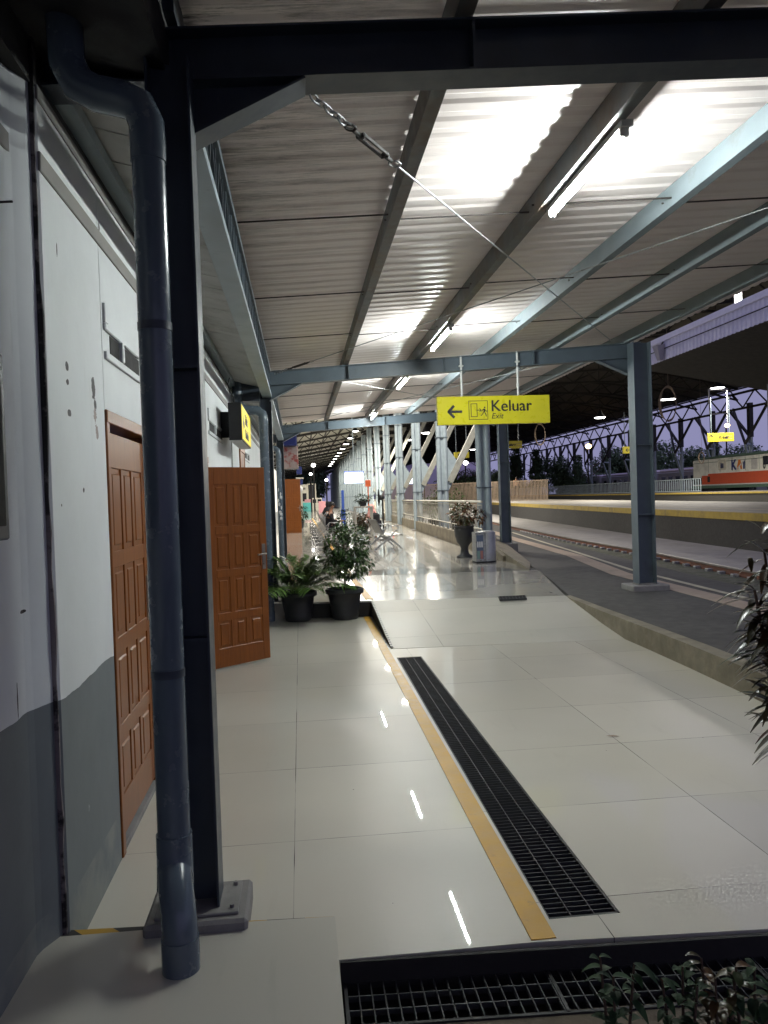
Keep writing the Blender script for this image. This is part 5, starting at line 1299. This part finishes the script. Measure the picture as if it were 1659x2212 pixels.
# signals and distant lamps
for (x, y, Y, lab_) in ((845,1044,90,'left red railway signal lamp between the tall columns'),(917,1040,85,'right red railway signal lamp between the tall columns')):
    p = aty(x, y, Y); o = emptyp(lab_, 'railway_signal', 'signal', (p.x, Y, 0)); m = MB(); m.tube([(0,.2,0),(0,.2,p.z+1.6)], .09, 6); m.build('post', M['black'], o)
    m = MB(); m.bbox(-.32,.32,.05,.3,p.z-.35,p.z+1.0,.05); m.build('head', M['black'], o); m = MB(); m.ball((0,0,p.z), .26, 12, 8); m.build('red_lens', M['lampR'], o)
for (x, y, Y, mt, r_, lab_) in ((1271,964,100,'lampO',.40,'warm glowing street lamp above the far trees'),(1571,919,100,'lampO',.35,'warm street lamp at right above the far yellow sign'),(932,1079-0,60,'lampW',.12,'x'),
        (677,1005,90,'lampW',.24,'bright round lamp before the dark trees at left'),(671,1024,90,'lampW',.16,'lower round lamp before the dark trees at left'),(705,1037,95,'lampW',.18,'small lamp at the foot of the tree left of the columns'),(860,1059-33,110,'lampW',.22,'tiny lamp beside the left signal'),(1006,1000,110,'lampW',.35,'white lamp in front of the dark far trees')):
    if lab_ == 'x': continue
    p = aty(x, y, Y); o = emptyp(lab_, 'street_lamp', 'street lamp', (p.x, Y, 0)); m = MB(); m.ball((0,0,p.z), r_, 12, 8, (1,1,.8)); m.build('globe', M[mt], o)
    m = MB(); m.tube([(0,.3,0),(0,.3,p.z),(0,0,p.z+r_*.6)], .1, 6); m.build('pole', M['black'], o)
p = aty(873,1037,100); o = emptyp('small lit blue-white board far behind the columns', 'lit_board', 'sign', (p.x,100,p.z)); m = MB(); m.bbox(-1.1,1.1,0,.3,-.5,.4,.03); m.build('face', M['screen'], o)
m = MB(); m.tube([(0,.2,-.4),(0,.2,-p.z)], .1, 6); m.build('post', M['black'], o)

# distant building with pale walls
o = thing('distant_building', 'large pale lilac building with a pitched roof behind the tall columns', 'building', (20, 230, 0))
a_ = aty(862,1000,230); c_ = aty(1060,1000,230); zt_ = aty(960,985,230).z
m = MB(); m.bbox(a_.x, a_.x+26, 230, 260, 0, aty(870,1015,230).z, .1); m.prism([(a_.x-1, aty(870,1015,230).z),(a_.x+8, aty(900,990,230).z),(c_.x, aty(990,960,230).z),(c_.x,0),(a_.x-1,0)], 231, 262, lambda u,v,d:(u,d,v)); m.build('wall', M['bldg'], o)
m = MB(); m.bar((a_.x-1.5,230,aty(862,1013,230).z),(c_.x-6,230,aty(975,960,230).z),.8,.5); m.build('roof_edge', M['truss'], o)
o = thing('distant_building', 'tall plain lilac block behind the trees at the far left of the columns', 'building', (10, 250, 0))
m = MB(); m.bbox(aty(780,1000,250).x, aty(845,1000,250).x, 250, 270, 0, aty(800,985,250).z, .1); m.build('wall', M['bldg'], o)
m = MB()
for k in range(5): m.bbox(aty(782+k*13,1000,250).x, aty(784+k*13,1000,250).x, 249.7, 250.02, 0, aty(800,990,250).z, .02)
m.build('pilasters', M['truss'], o)

# ================================================================ TREES
rt = random.Random(21)
def tree_proto(kind):
    o = thing('tree', 'x', 'tree', (0,0,0), 'dark trees beyond the station', world=False)
    m = MB(); m.tube([(0,0,0),(.1,0,2),(0,.1,4.5),(.1,0,7)], [.3,.25,.18,.06], 7)
    for k in range(8): az = k*2.4; z = 3+k*.45; m.tube([(0,0,z),(1.2*math.cos(az),1.2*math.sin(az),z+.9),(2.3*math.cos(az),2.3*math.sin(az),z+1.3)], [.1,.07,.03], 5)
    m.build('trunk', M['bark'], o)
    cr = MB()
    for k in range(20 if kind != 2 else 16):
        if kind == 0: az = rt.uniform(0,6.3); r_ = rt.uniform(.3,2.6); c = (r_*math.cos(az), r_*math.sin(az), rt.uniform(2.6,7.6)); s_ = rt.uniform(1.0,1.8)
        elif kind == 1: az = rt.uniform(0,6.3); z = rt.uniform(1.5,10); r_ = rt.uniform(.1,1.7)*(1-z/13); c = (r_*math.cos(az), r_*math.sin(az), z); s_ = rt.uniform(.8,1.4)*(1.25-z/14)
        else: az = rt.uniform(0,6.3); r_ = rt.uniform(.5,3.2); c = (r_*math.cos(az), r_*math.sin(az), rt.uniform(1.5,4.8)); s_ = rt.uniform(1.1,1.7)
        f_ = foliage(230, c, (s_,s_,s_*.8), .30, .58, .6, rg=rt, shell=.5); cr.add(f_.v, f_.f)
    cr.build('crown', M['tree'], o); return o
TP = [tree_proto(0), tree_proto(1), tree_proto(2)]
spots_ = []
for i in range(15):   # line behind the far coaches
    x = 1080+i*42+rt.uniform(-8,8); Y = 128+rt.uniform(-8,10); spots_.append((x, Y, rt.choice((0,1,1,0,2)), rt.uniform(.72,1.08)*(1.2 if x > 1300 else 1.0)))
for x, Y, k_, s_ in ((985,118,2,.95),(1012,122,0,.72),(1040,118,2,1.0),(1065,125,0,.72),(676,172,1,1.45),(668,176,0,1.1),(660,168,0,1.5),(645,172,0,1.7)): spots_.append((x, Y, k_, s_))
used = set(); cnt = 0
spots_.sort(key=lambda s_: s_[0])
for i, (x, Y, k_, s_) in enumerate(spots_):
    q = TP[k_] if k_ not in used else dup(TP[k_]); used.add(k_)
    q.location = (aty(x,1060,Y).x, Y, -.6); q.scale = (s_, s_, s_); q.rotation_euler = (0,0,rt.uniform(0,6))
    q['label'] = (ORD[i] if i < 22 else 'rightmost') + ' dark tree from the left beyond the station' if i < 22 else 'rightmost dark tree beyond the station'
# planters behind the railing
for i, (x, Y) in enumerate(((985,30),(862,46),(905,40),(935,34),(960,36))):
    p = aty(x, 1065, Y); o = emptyp(['potted shrub behind the railing nearest the urn','potted shrub behind the railing farthest left','second potted shrub from the left behind the railing','middle potted shrub behind the railing','potted shrub behind the railing next to the middle one'][i], 'potted_plant', 'potted plant', (p.x, Y, AZ), 'shrubs outside the railing')
    potmesh(.25,.4).build('pot', M['pot'], o); foliage(260, (0,0,1.05), (.35,.35,.6), .1, .2, .3).build('foliage', M['palm'], o)

# ================================================================ FOREGROUND PLANTS
rp = random.Random(5)
def lance(m, base, az, el, L, w_, rg, droop=.5):
    p = Vector(base); d = Vector((math.cos(az)*math.cos(el), math.sin(az)*math.cos(el), math.sin(el))); s_ = Vector((-math.sin(az), math.cos(az), 0)); P = []; n_ = 7
    for i in range(n_):
        t_ = i/(n_-1); q = p+d*L*t_+Vector((0,0,-droop*L*t_*t_)); ww = w_*math.sin(math.pi*min(.98, .08+t_*.92))**.8
        P += [q-s_*ww+Vector((0,0,ww*.35)), q, q+s_*ww+Vector((0,0,ww*.35))]
    F = []
    for i in range(n_-1): k = 3*i; F += [(k,k+3,k+4,k+1),(k+1,k+4,k+5,k+2)]
    m.add(P, F, True)
c = aty(1700, 1400, 2.75)
o = thing('red_leaf_shrub', 'dark red and green leafed shrub at the right edge of the picture', 'shrub', (1.87, 2.75, -.09), world=False)
m = MB(); st = MB()
for s_ in range(22):
    az = s_*2.3; r_ = .05+.20*rp.random(); tip = Vector((r_*math.cos(az)*1.3, r_*math.sin(az), rp.uniform(1.12,1.56))); st.tube([(0,0,0),(tip.x*.4,tip.y*.4,tip.z*.5),tuple(tip)], [.011,.009,.005], 6)
    for k in range(34):
        t_ = .62+.38*k/29; b_ = Vector((tip.x*t_, tip.y*t_, tip.z*t_)); lance(m, b_, rp.uniform(0,6.3), rp.uniform(-.5,1.0), rp.uniform(.09,.18), rp.uniform(.010,.017), rp, .35)
st.build('stems', M['bark'], o); m.build('leaves', M['redleaf'], o)
bedp = [(1330,2085,'leftmost'),(1470,2110,'second from the left'),(1550,2090,'third, red flecked, from the left'),(1625,2110,'rightmost')]
for i, (x, y, nm) in enumerate(bedp):
    p = aty(x, y, 1.95)
    o = thing('bed_plant', nm+' low leafy plant at the bottom edge of the picture', 'plant', (p.x, 1.95, -.085), 'low plants in the bed by the front grate', world=False)
    hp = p.z+.085; st = MB(); m = MB()
    for s_ in range(3):
        az = s_*2.1+i; st.tube([(0,0,0),(.03*math.cos(az),.03*math.sin(az),hp*.6),(.05*math.cos(az),.05*math.sin(az),hp)], [.006,.005,.003], 5)
        for k in range(34):
            t_ = .10+.90*k/33; lance(m, (.05*math.cos(az)*t_,.05*math.sin(az)*t_,hp*t_), rp.uniform(0,6.3), rp.uniform(-.1,.9), rp.uniform(.035,.065), rp.uniform(.009,.015), rp, .5)
    st.build('stems', M['bark'], o); m.build('leaves', M['bushleaf'] if i != 2 else M['redleaf'], o)
# fallen leaf on the tiles
p = atz(1322, 1590, 0); b = MB(); leafquad(b, (p.x-.04,p.y,.006), (1,-.25,.05), .09, .035, .1, seg=4); tag(b.build('fallen_leaf', M['strip']), 'dry fallen leaf lying on the right hand floor tiles', 'leaf')

# tidy helper keys
for o in bpy.data.objects:
    for k in ('_w', '_o'):
        if k in o: del o[k]
